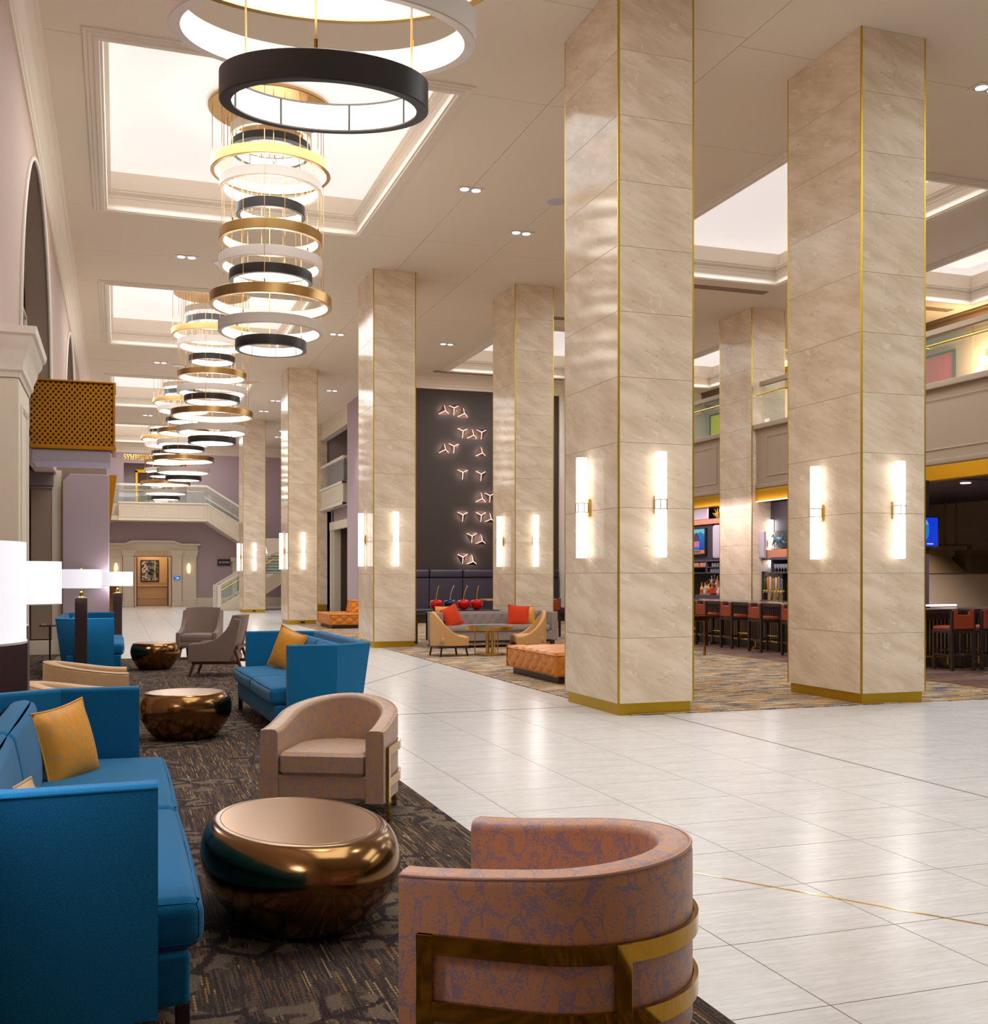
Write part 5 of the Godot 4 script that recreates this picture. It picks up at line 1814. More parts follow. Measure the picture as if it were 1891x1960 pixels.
const ORD := ["first", "second", "third", "fourth", "fifth", "sixth", "seventh", "eighth", "ninth", "tenth"]


func back_bar() -> void:
	# shelving is set in two bays either side of the marble column; front plane x = 14.5
	var t := thing("back_bar", "dark back bar shelving with niches on both sides of the marble column", "shelving")
	box_part(t, "rear", Vector3(15.1, 0, -20.0), Vector3(15.2, 3.26, -27.0), M.bar_black)
	box_part(t, "base_cabinet", Vector3(14.5, 0, -20.0), Vector3(15.1, 0.9, -27.0), M.bar_black)
	for q in [[-23.9, -27.0], [-19.6, -22.4]]:
		box_part(t, "shelf", Vector3(14.5, 1.87, q[0]), Vector3(15.1, 1.92, q[1]), M.bar_trim)
		box_part(t, "shelf", Vector3(14.5, 1.56, q[0]), Vector3(15.1, 1.585, q[1]), M.bar_trim)
	box_part(t, "shelf", Vector3(14.5, 1.71, -23.9), Vector3(15.1, 1.73, -27.0), M.bar_trim)
	for z in [-25.0, -22.0, -20.9]:
		box_part(t, "divider", Vector3(14.5, 1.56, z - 0.015), Vector3(15.1, 1.9, z + 0.015), M.bar_trim)
	box_part(t, "bottle_step", Vector3(14.46, 0.9, -24.0), Vector3(14.75, 1.0, -25.5), M.bar_trim)
	box_part(t, "upper_panel", Vector3(14.75, 1.92, -20.6), Vector3(14.8, 3.26, -22.4), M.bar_niche)
	box_part(t, "side_panel", Vector3(14.5, 0.9, -22.3), Vector3(14.6, 1.6, -22.4), M.bar_black)
	box_part(t, "tv_surround", Vector3(14.56, 1.93, -24.75), Vector3(14.62, 2.83, -26.4), M.bar_niche)
	box_part(t, "copper_shelf", Vector3(14.48, 2.84, -23.9), Vector3(15.0, 2.97, -27.0), M.copper_tile)
	box_part(t, "bark_screen", Vector3(14.5, 2.98, -24.95), Vector3(14.55, 3.26, -26.8), M.silver_bark)
	box_part(t, "bark_column", Vector3(14.5, 1.93, -24.3), Vector3(14.72, 2.82, -24.72), M.silver_bark, 0.08)
	box_part(t, "bark_column", Vector3(14.42, 1.93, -22.2), Vector3(14.5, 2.55, -22.4), M.silver_bark, 0.02)
	# shadow box for the horse
	box_part(t, "niche_back", Vector3(14.72, 2.12, -21.5), Vector3(14.74, 2.56, -22.19), M.bar_black)
	television("bar_television", "television with a sea scene and orange caption in the back bar", Vector3(14.5, 2.4, -25.55), -PI / 2, Vector2(0.95, 0.66), sea_show())
	var cb := solo("copper_plinth", "hammered copper block under the horse figure in the back bar", "plinth", MB.new().rbox(Vector3(14.62, 2.02, -21.84), Vector3(0.2, 0.19, 0.86), 0.01, 1).done(20), M.copper_tile)
	horse(Vector3(14.58, 2.12, -21.85))
	var st := thing("starburst_ornament", "gold starburst ornament on the top shelf of the back bar", "ornament", Vector3(14.62, 3.11, -24.62))
	rng.seed = 3
	part(st, "core", MB.new().lathe([Vector2(0, -0.03), Vector2(0.025, -0.015), Vector2(0.03, 0), Vector2(0.025, 0.015), Vector2(0, 0.03)], 10).done(50), M.brass)
	for k in 16:
		var a := TAU * k / 16
		var e := Vector3(rng.randf_range(-0.08, 0.04), sin(a) * 0.13, cos(a) * 0.13) * rng.randf_range(0.8, 1.05)
		part(st, "spike", MB.new().tube([Vector3.ZERO, e], 0.006, 5).done(30), M.brass)
	# bottles in three stepped rows
	var kinds := []
	var profs := [
		[Vector2(0, 0), Vector2(0.042, 0.0), Vector2(0.045, 0.01), Vector2(0.045, 0.17), Vector2(0.035, 0.2), Vector2(0.015, 0.22), Vector2(0.014, 0.29), Vector2(0.017, 0.295), Vector2(0.017, 0.31), Vector2(0, 0.31)],
		[Vector2(0, 0), Vector2(0.05, 0.0), Vector2(0.054, 0.02), Vector2(0.054, 0.12), Vector2(0.03, 0.17), Vector2(0.014, 0.18), Vector2(0.014, 0.24), Vector2(0.018, 0.245), Vector2(0.018, 0.26), Vector2(0, 0.26)],
		[Vector2(0, 0), Vector2(0.036, 0.0), Vector2(0.038, 0.02), Vector2(0.036, 0.2), Vector2(0.014, 0.25), Vector2(0.013, 0.33), Vector2(0.015, 0.34), Vector2(0, 0.34)]]
	for pr in profs:
		kinds.append(MB.new().lathe(pr, 14).done(50))
	var lab := MB.new().lathe([Vector2(0.046, 0.05), Vector2(0.0465, 0.055), Vector2(0.0465, 0.13), Vector2(0.046, 0.135)], 14).done(50)
	var glassm := []
	for c in [rgb(150, 70, 20), rgb(190, 110, 40), rgb(170, 160, 150), rgb(120, 40, 24), rgb(60, 64, 50), rgb(200, 150, 60)]:
		glassm.append(mat("bottle_glass_%d" % glassm.size(), c, 0.08))
	var paper := [rgb(214, 190, 160), rgb(196, 60, 40), rgb(226, 214, 196), rgb(190, 140, 60), rgb(60, 50, 60)]
	var pm := []
	for c in paper:
		pm.append(mat("bottle_paper_%d" % pm.size(), c, 0.7))
	var caps := [M.black_metal, M.brass, M.red_lacquer, M.chrome]
	var words := ["amber", "golden", "clear grey", "dark red brown", "olive green", "honey"]
	var rows := ["front", "middle", "back"]
	rng.seed = 21
	for r in 3:
		var n := 8
		for k in n:
			var g := rng.randi() % 6
			var q := rng.randi() % 3
			var b := thing("liquor_bottle", "%s liquor bottle, %s from the marble column in the %s row" % [words[g], ORD[k], rows[r]], "bottle", Vector3(14.52 + r * 0.13, 1.0 + r * 0.085 - (0.0 if r < 2 else 0.0), -24.06 - k * (0.17 - 0.012 * r) - r * 0.05), rng.randf() * TAU, "bottles on the back bar steps")
			part(b, "glass", kinds[q], glassm[g])
			part(b, "label_band", lab, pm[rng.randi() % 5]).scale = Vector3([0.985, 1.17, 0.83][q], 1, [0.985, 1.17, 0.83][q])
			part(b, "cap", MB.new().lathe([Vector2(0, 0), Vector2(0.019, 0), Vector2(0.019, 0.035), Vector2(0, 0.035)], 10).done(30), caps[rng.randi() % 4], Vector3(0, [0.295, 0.245, 0.325][q], 0))
	box_part(t, "bottle_step", Vector3(14.60, 0.9, -24.0), Vector3(14.9, 1.083, -25.5), M.bar_trim)
	box_part(t, "bottle_step", Vector3(14.73, 0.9, -24.0), Vector3(15.05, 1.168, -25.5), M.bar_trim)
	# glasses
	var tum := MB.new().lathe([Vector2(0, 0.0), Vector2(0.03, 0.0), Vector2(0.036, 0.1), Vector2(0.033, 0.1), Vector2(0.028, 0.01), Vector2(0, 0.01)], 12).done(50)
	var gob := MB.new().lathe([Vector2(0, 0), Vector2(0.03, 0.002), Vector2(0.005, 0.01), Vector2(0.004, 0.06), Vector2(0.035, 0.1), Vector2(0.04, 0.14), Vector2(0.032, 0.19), Vector2(0.03, 0.19), Vector2(0.037, 0.14), Vector2(0, 0.07)], 12).done(50)
	for k in 7:
		solo("glass_tumbler", "clear tumbler, %s from the column on the lower left glass shelf" % ORD[k], "glass", tum, M.clear_glass, Vector3(14.56, 1.585, -24.1 - k * 0.12), 0.0, "tumblers on the back bar")
	for k in 6:
		solo("glass_tumbler", "clear tumbler, %s from the column on the upper left glass shelf" % ORD[k], "glass", tum, M.clear_glass, Vector3(14.56, 1.73, -24.1 - k * 0.13), 0.0, "tumblers on the back bar")
	for k in 9:
		solo("stemmed_glass", "clear stemmed glass, %s from the column on the right glass shelf" % ORD[k], "glass", gob, M.clear_glass, Vector3(14.56, 1.585, -22.26 + k * 0.115), 0.0, "stemmed glasses on the back bar")
	for k in 2:
		solo("copper_box", "small copper box on the left glass shelf, " + ["right one", "left one"][k], "box", MB.new().rbox(Vector3(14.6, 1.79, -25.2 - k * 0.36), Vector3(0.16, 0.11, 0.3), 0.008, 1).done(20), M.copper_tile)
	# beer tower
	var bt := thing("beer_tower", "brass beer tap tower with seven coloured handles at the back bar", "beer tower", Vector3(14.46, 0.9, -21.8))
	part(bt, "tap_bar", MB.new().rbox(Vector3(0, 0.25, 0), Vector3(0.07, 0.05, 0.86), 0.012, 1).done(20), M.bright_brass)
	for z in [-0.12, 0.14]:
		part(bt, "post", MB.new().tube([Vector3(0, 0.0, z), Vector3(0, 0.24, z)], 0.028, 12).done(50), M.bright_brass)
	part(bt, "drip_tray", MB.new().rbox(Vector3(-0.02, 0.015, 0), Vector3(0.2, 0.03, 0.9), 0.006, 1).done(20), M.brass)
	var hc := [rgb(60, 84, 40), rgb(214, 130, 30), rgb(200, 196, 190), rgb(190, 120, 40), rgb(214, 210, 200), rgb(170, 140, 90), rgb(90, 120, 170)]
	for k in 7:
		var z := -0.36 + k * 0.115
		var tp := part(bt, "tap", MB.new().tube([Vector3(0, 0.24, z), Vector3(-0.04, 0.25, z), Vector3(-0.07, 0.2, z)], 0.012, 6).done(40), M.chrome)
		part(bt, "tap_handle", MB.new().lathe([Vector2(0, 0.27), Vector2(0.012, 0.27), Vector2(0.016, 0.34), Vector2(0.026, 0.46), Vector2(0.022, 0.52 + 0.02 * (k % 3)), Vector2(0, 0.54 + 0.02 * (k % 3))], 10, Vector3(-0.03, 0, z)).done(50), mat("tap_handle_%d" % k, hc[k], 0.4))
	# lamps of the back bar
	omni(Vector3(14.9, 3.1, -24.4), 0.5, Color(1, 0.9, 0.9), 0.05, "back_bar_lamp_light")
	area(Vector3(14.62, 1.55, -24.8), Vector3(-0.2, -1, 0), Vector2(0.05, 1.4), 0.35, Color(1, 0.9, 0.86), "shelf_light")
	area(Vector3(14.62, 1.55, -21.6), Vector3(-0.2, -1, 0), Vector2(0.05, 1.4), 0.3, Color(1, 0.9, 0.86), "shelf_light")
	area(Vector3(13.6, 3.24, -23.4), Vector3(0.3, -1, 0), Vector2(0.3, 6.0), 7.0, Color(1, 0.92, 0.95), "bar_light")
	var bf := thing("bar_cove_lamp", "thin pale lamp strip under the gold band over the bar", "ceiling light", Vector3(0, 0, 0))
	part(bf, "lamp_strip", MB.new().box2(Vector3(14.34, 3.25, -20.4), Vector3(14.4, 3.268, -22.4)).done(0), M.strip_glow)


func horse(at: Vector3) -> void:
	# small flying bronze horse, head towards -z, seen from -x
	var t := thing("horse_figurine", "small blue and gold galloping horse figure in the back bar niche", "figurine", at)
	part(t, "stand", MB.new().rbox(Vector3(0, 0.012, 0.0), Vector3(0.1, 0.024, 0.42), 0.006, 1).done(20), M.copper)
	var bones := [[Vector3(0, 0.22, 0.12), 0.052, Vector3(0, 0.225, -0.1), 0.055], [Vector3(0, 0.24, -0.1), 0.045, Vector3(0, 0.33, -0.17), 0.03], [Vector3(0, 0.335, -0.16), 0.03, Vector3(0, 0.29, -0.26), 0.015],
		[Vector3(0.02, 0.2, 0.13), 0.035, Vector3(0.02, 0.14, 0.24), 0.014], [Vector3(0.02, 0.14, 0.24), 0.014, Vector3(0.02, 0.16, 0.33), 0.01], [Vector3(-0.02, 0.2, 0.1), 0.035, Vector3(-0.02, 0.1, 0.12), 0.014], [Vector3(-0.02, 0.1, 0.12), 0.014, Vector3(-0.02, 0.03, 0.07), 0.01],
		[Vector3(0.02, 0.2, -0.1), 0.03, Vector3(0.02, 0.12, -0.02), 0.013], [Vector3(0.02, 0.12, -0.02), 0.013, Vector3(0.02, 0.11, -0.1), 0.01], [Vector3(-0.02, 0.2, -0.1), 0.03, Vector3(-0.02, 0.13, -0.18), 0.013], [Vector3(-0.02, 0.13, -0.18), 0.013, Vector3(-0.02, 0.06, -0.2), 0.01],
		[Vector3(0, 0.25, 0.15), 0.016, Vector3(0, 0.3, 0.2), 0.014], [Vector3(0, 0.3, 0.2), 0.014, Vector3(0, 0.36, 0.27), 0.006]]
	part(t, "body", blob(bones, 0.012, 0.02).done(60), mat("horse_blue", rgb(70, 110, 130), 0.35))
	part(t, "mane", blob([[Vector3(0, 0.27, -0.1), 0.02, Vector3(0, 0.36, -0.13), 0.022], [Vector3(0, 0.36, -0.13), 0.022, Vector3(0, 0.37, -0.18), 0.012]], 0.012, 0.01).done(60), M.bright_brass)


# one continuous skin over tapered capsules: surface nets on a grid
func blob(bones: Array, cell: float, k: float) -> MB:
	var lo := Vector3.ONE * 1e9
	var hi := -lo
	for b in bones:
		for e in [0, 2]:
			var r: float = b[e + 1]
			lo = lo.min(b[e] - Vector3.ONE * (r + cell * 2))
			hi = hi.max(b[e] + Vector3.ONE * (r + cell * 2))
	var n := Vector3i(((hi - lo) / cell).ceil()) + Vector3i.ONE
	var f := PackedFloat32Array()
	f.resize(n.x * n.y * n.z)
	for z in n.z:
		for y in n.y:
			for x in n.x:
				var p := lo + Vector3(x, y, z) * cell
				var s := 0.0
				for b in bones:
					var ab: Vector3 = b[2] - b[0]
					var q := clampf((p - b[0]).dot(ab) / ab.length_squared(), 0, 1)
					var d: float = p.distance_to(b[0] + ab * q) - lerpf(b[1], b[3], q)
					s += exp(-d / k * 3.0)
				f[(z * n.y + y) * n.x + x] = -log(maxf(s, 1e-30)) * k / 3.0
	var vert := {}
	var mb := MB.new()
	for z in n.z - 1:
		for y in n.y - 1:
			for x in n.x - 1:
				var acc := Vector3.ZERO
				var cnt := 0
				for e in [[0, 0, 0, 1, 0, 0], [0, 1, 0, 1, 1, 0], [0, 0, 1, 1, 0, 1], [0, 1, 1, 1, 1, 1], [0, 0, 0, 0, 1, 0], [1, 0, 0, 1, 1, 0], [0, 0, 1, 0, 1, 1], [1, 0, 1, 1, 1, 1], [0, 0, 0, 0, 0, 1], [1, 0, 0, 1, 0, 1], [0, 1, 0, 0, 1, 1], [1, 1, 0, 1, 1, 1]]:
					var a: float = f[((z + e[2]) * n.y + y + e[1]) * n.x + x + e[0]]
					var b: float = f[((z + e[5]) * n.y + y + e[4]) * n.x + x + e[3]]
					if (a < 0) != (b < 0):
						var q := a / (a - b)
						acc += Vector3(x + lerpf(e[0], e[3], q), y + lerpf(e[1], e[4], q), z + lerpf(e[2], e[5], q))
						cnt += 1
				if cnt:
					vert[Vector3i(x, y, z)] = lo + acc / cnt * cell
	for c in vert:
		for ax in 3:
			var u := Vector3i.ZERO
			var v := Vector3i.ZERO
			u[(ax + 1) % 3] = 1
			v[(ax + 2) % 3] = 1
			var e := Vector3i.ZERO
			e[ax] = 1
			var a: float = f[(c.z * n.y + c.y) * n.x + c.x]
			var d: Vector3i = c + e
			var b: float = f[(d.z * n.y + d.y) * n.x + d.x]
			if (a < 0) == (b < 0):
				continue
			if vert.has(c - u) and vert.has(c - v) and vert.has(c - u - v):
				if a < 0:
					mb.quad(vert[c - u - v], vert[c - v], vert[c], vert[c - u])
				else:
					mb.quad(vert[c - u - v], vert[c - u], vert[c], vert[c - v])
	return mb


# wall carried along a plan path. st: [x, z, outward x, outward z, top height, flare]; th thickness, r rounding of the top
func shell(st: Array, th: float, y0: float, r: float, mb: MB = null) -> MB:
	if mb == null:
		mb = MB.new()
	var rows := []
	var uvs := []
	var run := 0.0
	for i in st.size():
		var s = st[i]
		if i > 0:
			run += Vector2(s[0] - st[i - 1][0], s[1] - st[i - 1][1]).length()
		var pts := []
		var hgt: float = s[4]
		pts.append(Vector2(th / 2, y0))
		for k in range(1, 4):
			pts.append(Vector2(th / 2, lerpf(y0, hgt - r, k / 3.0)))
		for k in range(1, 5):
			var a := PI / 2 * k / 4
			pts.append(Vector2(th / 2 - r + r * cos(a), hgt - r + r * sin(a)))
		for k in range(0, 5):
			var a := PI / 2 + PI / 2 * k / 4
			pts.append(Vector2(-th / 2 + r + r * cos(a), hgt - r + r * sin(a)))
		for k in range(1, 4):
			pts.append(Vector2(-th / 2, lerpf(hgt - r, y0, k / 3.0)))
		pts.append(Vector2(th / 2, y0))
		var row := []
		var ur := []
		var v := 0.0
		for j in pts.size():
			var q: Vector2 = pts[j]
			if j > 0:
				v += q.distance_to(pts[j - 1])
			var f: float = s[5] * (q.y - y0) / (hgt - y0)
			row.append(Vector3(s[0] + s[2] * (q.x + f), q.y, s[1] + s[3] * (q.x + f)))
			ur.append(Vector2(run, -v))
		rows.append(row)
		uvs.append(ur)
	mb.grid(rows, uvs, true)
	for e in [0, rows.size() - 1]:
		var row: Array = rows[e]
		var c := Vector3.ZERO
		for q in row:
			c += q
		c /= row.size()
		for j in row.size() - 1:
			var ua := Vector2(row[j].x + row[j].z, -row[j].y)
			var ub := Vector2(row[j + 1].x + row[j + 1].z, -row[j + 1].y)
			var uc := Vector2(c.x + c.z, -c.y)
			if e == 0:
				mb.tri(c, row[j], row[j + 1], uc, ua, ub)
			else:
				mb.tri(c, row[j + 1], row[j], uc, ub, ua)
	return mb


func u_path(w: float, zf: float, th: float, h_front: float, h_back: float, off := 0.0, steps := 28, ease := 1.0) -> Array:
	var R := w / 2 - th / 2 + off
	var out := []
	var total := zf * 2 + PI * R
	var n_arm := 6
	for k in n_arm:
		out.append([-R, lerpf(zf, 0, float(k) / n_arm), -1.0, 0.0, 0.0, 0.0])
	for k in steps + 1:
		var a := PI + PI * k / steps
		out.append([cos(a) * R, sin(a) * R, cos(a), sin(a), 0.0, 0.0])
	for k in range(1, n_arm + 1):
		out.append([R, lerpf(0, zf, float(k) / n_arm), 1.0, 0.0, 0.0, 0.0])
	var run := 0.0
	for k in out.size():
		if k > 0:
			run += Vector2(out[k][0] - out[k - 1][0], out[k][1] - out[k - 1][1]).length()
		var t := 1.0 - absf(run / total * 2.0 - 1.0)
		out[k][4] = lerpf(h_front, h_back, smoothstep(0.0, 1.0, pow(t, ease)))
	return out


func flat_band(path: Array, y: float, h: float, th: float) -> MB:
	var mb := MB.new()
	var rows := []
	for s in path:
		var n := Vector3(s[2], 0, s[3])
		var p := Vector3(s[0], y, s[1])
		rows.append([p, p + n * th, p + n * th + Vector3.UP * h, p + Vector3.UP * h, p])
	mb.grid(rows)
	return mb


func barrel_chair(called: String, label: String, at: Vector3, turn: float, m: Material, w := 0.76, zf := 0.36, h0 := 0.60, h1 := 0.70) -> Node3D:
	var t := thing(called, label, "armchair", at, turn, "barrel armchairs with brass frames")
	var th := 0.11
	part(t, "shell", shell(u_path(w, zf, th, h0, h1), th, 0.13, 0.03).done(50), m)
	var pipe := []
	for s in u_path(w, zf, th, h0, h1):
		pipe.append(Vector3(s[0] + s[2] * (th / 2 - 0.006), s[4] - 0.008, s[1] + s[3] * (th / 2 - 0.006)))
	part(t, "piping", MB.new().tube(pipe, 0.0055, 6).done(60), m)
	part(t, "front_rail", MB.new().rbox(Vector3(0, 0.215, zf - 0.06), Vector3(w - 0.2, 0.15, 0.1), 0.02, 2).done(50), m)
	var R := w / 2 - th - 0.004
	var poly := []
	for k in 21:
		var a := PI + PI * k / 20
		poly.append(Vector2(cos(a) * R, -sin(a) * R * 0.98))
	# drawn in x,y then laid flat
	poly.append(Vector2(R, -zf + 0.02))
	poly.append(Vector2(R - 0.02, -zf - 0.005))
	poly.append(Vector2(-R + 0.02, -zf - 0.005))
	poly.append(Vector2(-R, -zf + 0.02))
	var c := MB.new()
	c.x = Transform3D(Basis(Vector3(1, 0, 0), Vector3(0, 0, -1), Vector3(0, 1, 0)), Vector3.ZERO)
	c.prism(poly, 0.285, 0.425, 0.022)
	part(t, "seat_cushion", c.done(45), m)
	var b := u_path(w, zf - 0.06, th, 0, 0, th / 2 + 0.004)
	part(t, "upper_band", flat_band(b, 0.40, 0.055, 0.014).done(40), M.antique_brass)
	part(t, "lower_band", flat_band(b, 0.21, 0.055, 0.014).done(40), M.antique_brass)
	for s in [-1, 1]:
		part(t, "front_post", MB.new().rbox(Vector3(s * (w / 2 + 0.011), 0.2275, zf - 0.085), Vector3(0.016, 0.455, 0.05), 0.003, 1).done(30), M.antique_brass)
		part(t, "rear_post", MB.new().rbox(Vector3.ZERO, Vector3(0.016, 0.455, 0.05), 0.003, 1).done(30), M.antique_brass, Vector3(s * 0.8 * (w / 2 + 0.011), 0.2275, -0.6 * (w / 2 + 0.011)), -s * 0.6435 if s < 0 else 0.6435)
	return t


func blue_sofa(label: String, at: Vector3, turn: float, W: float) -> Node3D:
	var t := thing("blue_sofa", label, "sofa", at, turn, "angular blue sofas")
	var h := 0.86
	var th := 0.09
	var m: Material = M.blue_wool
	# plan corners, outward directions mitred
	var ch := 0.24
	var pts := [Vector2(-W / 2, 0.28), Vector2(-W / 2, -0.14), Vector2(-W / 2 + ch, -0.40), Vector2(W / 2 - ch, -0.40), Vector2(W / 2, -0.14), Vector2(W / 2, 0.28)]
	var fl := [0.0, 0.02, 0.09, 0.09, 0.02, 0.0]
	for k in 5:
		var a: Vector2 = pts[k]
		var b: Vector2 = pts[k + 1]
		var st := []
		for e in 2:
			var i := k + e
			var n1 := Vector2.ZERO
			if i > 0:
				var d1: Vector2 = (pts[i] - pts[i - 1]).normalized()
				n1 += Vector2(d1.y, -d1.x)
			if i < 5:
				var d2: Vector2 = (pts[i + 1] - pts[i]).normalized()
				n1 += Vector2(d2.y, -d2.x)
			n1 = n1.normalized()
			var dd: Vector2 = (b - a).normalized()
			var own := Vector2(dd.y, -dd.x)
			if own.dot(Vector2(a.x + b.x, a.y + b.y - 0.2)) < 0:
				own = -own
				n1 = -n1 if n1.dot(own) < 0 else n1
			n1 /= maxf(0.3, n1.dot(own))
			var p: Vector2 = pts[i]
			st.append([p.x, p.y, n1.x, n1.y, h, fl[i]])
		var mid := []
		for q in 4:
			var row := []
			for c in 6:
				row.append(lerpf(st[0][c], st[1][c], q / 3.0))
			mid.append(row)
		part(t, ["arm", "corner_panel", "back", "corner_panel", "arm"][k], shell(mid, th, 0.15, 0.02).done(40), m)
		var pp := []
		for q in mid:
			pp.append(Vector3(q[0] + q[2] * (th / 2 + q[5] - 0.004), h - 0.014, q[1] + q[3] * (th / 2 + q[5] - 0.004)))
		part(t, "piping", MB.new().tube(pp, 0.006, 6).done(60), m)
	part(t, "seat_base", MB.new().rbox(Vector3(0, 0.225, 0.0), Vector3(W - 0.12, 0.17, 0.76), 0.02, 2).done(45), m)
	for s in [-1, 1]:
		var cw := (W - 0.12) / 2
		part(t, "seat_cushion", MB.new().rbox(Vector3(s * cw / 2, 0.39, 0.05), Vector3(cw - 0.006, 0.16, 0.74), 0.05, 3, Vector3(0, 0.02, 0.012), 4).done(60), m)
		var seam := []
		for k in 13:
			seam.append(Vector3(s * cw / 2 + lerpf(-cw / 2 + 0.05, cw / 2 - 0.05, k / 12.0), 0.458 + 0.004 * sin(k * 1.3), 0.405 + 0.008 * sin(PI * k / 12.0)))
		part(t, "piping", MB.new().tube(seam, 0.006, 6).done(60), m)
		var bc := MB.new()
		bc.x = Transform3D(Basis(Vector3.RIGHT, deg_to_rad(-9)), Vector3(s * (cw / 2 - 0.07), 0.63, -0.29))
		bc.rbox(Vector3.ZERO, Vector3(cw - 0.14, 0.40, 0.13), 0.05, 3, Vector3(0, 0, 0.04), 3)
		part(t, "back_cushion", bc.done(60), m)
	for sx in [-1, 1]:
		for z in [-0.3, 0.36]:
			part(t, "leg", MB.new().prism([Vector2(-0.018, 0), Vector2(0.018, 0), Vector2(0.028, 0.145), Vector2(-0.028, 0.145)], -0.022, 0.022, 0.004).done(0), M.espresso_wood, Vector3(sx * (W / 2 - 0.14), 0, z))
	part(t, "plinth_rail", MB.new().rbox(Vector3(0, 0.14, 0.355), Vector3(W - 0.16, 0.025, 0.03), 0.004, 1).done(30), M.espresso_wood)
	return t


func cushion(label: String, at: Vector3, turn: float, lean: float, size: float, m: Material, roll := 0.0, thick := 0.16) -> void:
	var n := 12
	var mb := MB.new()
	for s in [1, -1]:
		var rows := []
		var uvs := []
		for i in n + 1:
			var row := []
			var ur := []
			for j in n + 1:
				var u := float(i) / n * 2 - 1
				var v := float(j) / n * 2 - 1
				var pin := 1.0 - 0.07 * (1 - u * u) - 0.0
				var pin2 := 1.0 - 0.07 * (1 - v * v)
				var q := pow(maxf(0.0, (1 - pow(absf(u), 2.2)) * (1 - pow(absf(v), 2.2))), 0.55)
				row.append(Vector3(u * pin2 * size / 2, v * pin * size / 2, s * thick / 2 * q))
				ur.append(Vector2(u, v) * size / 2)
			rows.append(row)
			uvs.append(ur)
		mb.grid(rows, uvs, s < 0)
	var edge := []
	for k in 4 * n:
		var q := k / n
		var f := float(k % n) / n * 2 - 1
		var pin := 1.0 - 0.07 * (1 - f * f)
		var p: Vector2 = [Vector2(f, -pin), Vector2(pin, f), Vector2(-f, pin), Vector2(-pin, -f)][q]
		edge.append(Vector3(p.x * size / 2, p.y * size / 2, 0))
	var o := thing("throw_pillow", label, "pillow", at, turn, "")
	var b := Basis(Vector3.UP, turn) * Basis(Vector3.RIGHT, lean) * Basis(Vector3.BACK, roll)
	o.transform = Transform3D(b, at)
	part(o, "cover", mb.done(70), m)
	part(o, "piping", MB.new().tube(edge, 0.006, 6, true).done(60), m)


func pebble_table(label: String, at: Vector3, turn: float, a: float, b: float) -> void:
	var t := thing("pebble_table", label, "coffee table", at, turn, "bronze pebble coffee tables")
	var prof := []
	for q in [[0.0, 0.0], [0.5, 0.0], [0.60, 0.008], [0.72, 0.045], [0.84, 0.105], [0.93, 0.17], [0.985, 0.235], [1.0, 0.285], [0.985, 0.335], [0.945, 0.378], [0.89, 0.408], [0.84, 0.421], [0.79, 0.4225]]:
		prof.append(Vector2(q[0], q[1]))
	var fine := []
	for k in prof.size() - 1:
		for j in 3:
			var p0: Vector2 = prof[maxi(k - 1, 0)]
			var p3: Vector2 = prof[mini(k + 2, prof.size() - 1)]
			fine.append(prof[k].cubic_interpolate(prof[k + 1], p0, p3, j / 3.0))
	fine.append(prof[-1])
	var egg := PackedFloat32Array()
	for k in 64:
		var th := TAU * k / 64
		egg.append(1.0 + 0.05 * cos(th + 0.6) + 0.03 * cos(2 * th + 0.4))
	var mb := MB.new()
	mb.x = Transform3D(Basis.from_scale(Vector3(a, 1, b)), Vector3.ZERO)
	mb.lathe(fine, 64, Vector3.ZERO, egg)
	part(t, "body", mb.done(60), M.bronze)
	var tp := MB.new()
	tp.x = mb.x
	tp.lathe([Vector2(0.79, 0.4225), Vector2(0.785, 0.4205), Vector2(0.78, 0.4225), Vector2(0.0, 0.4235)], 64, Vector3.ZERO, egg)
	part(t, "top", tp.done(30), M.table_top)


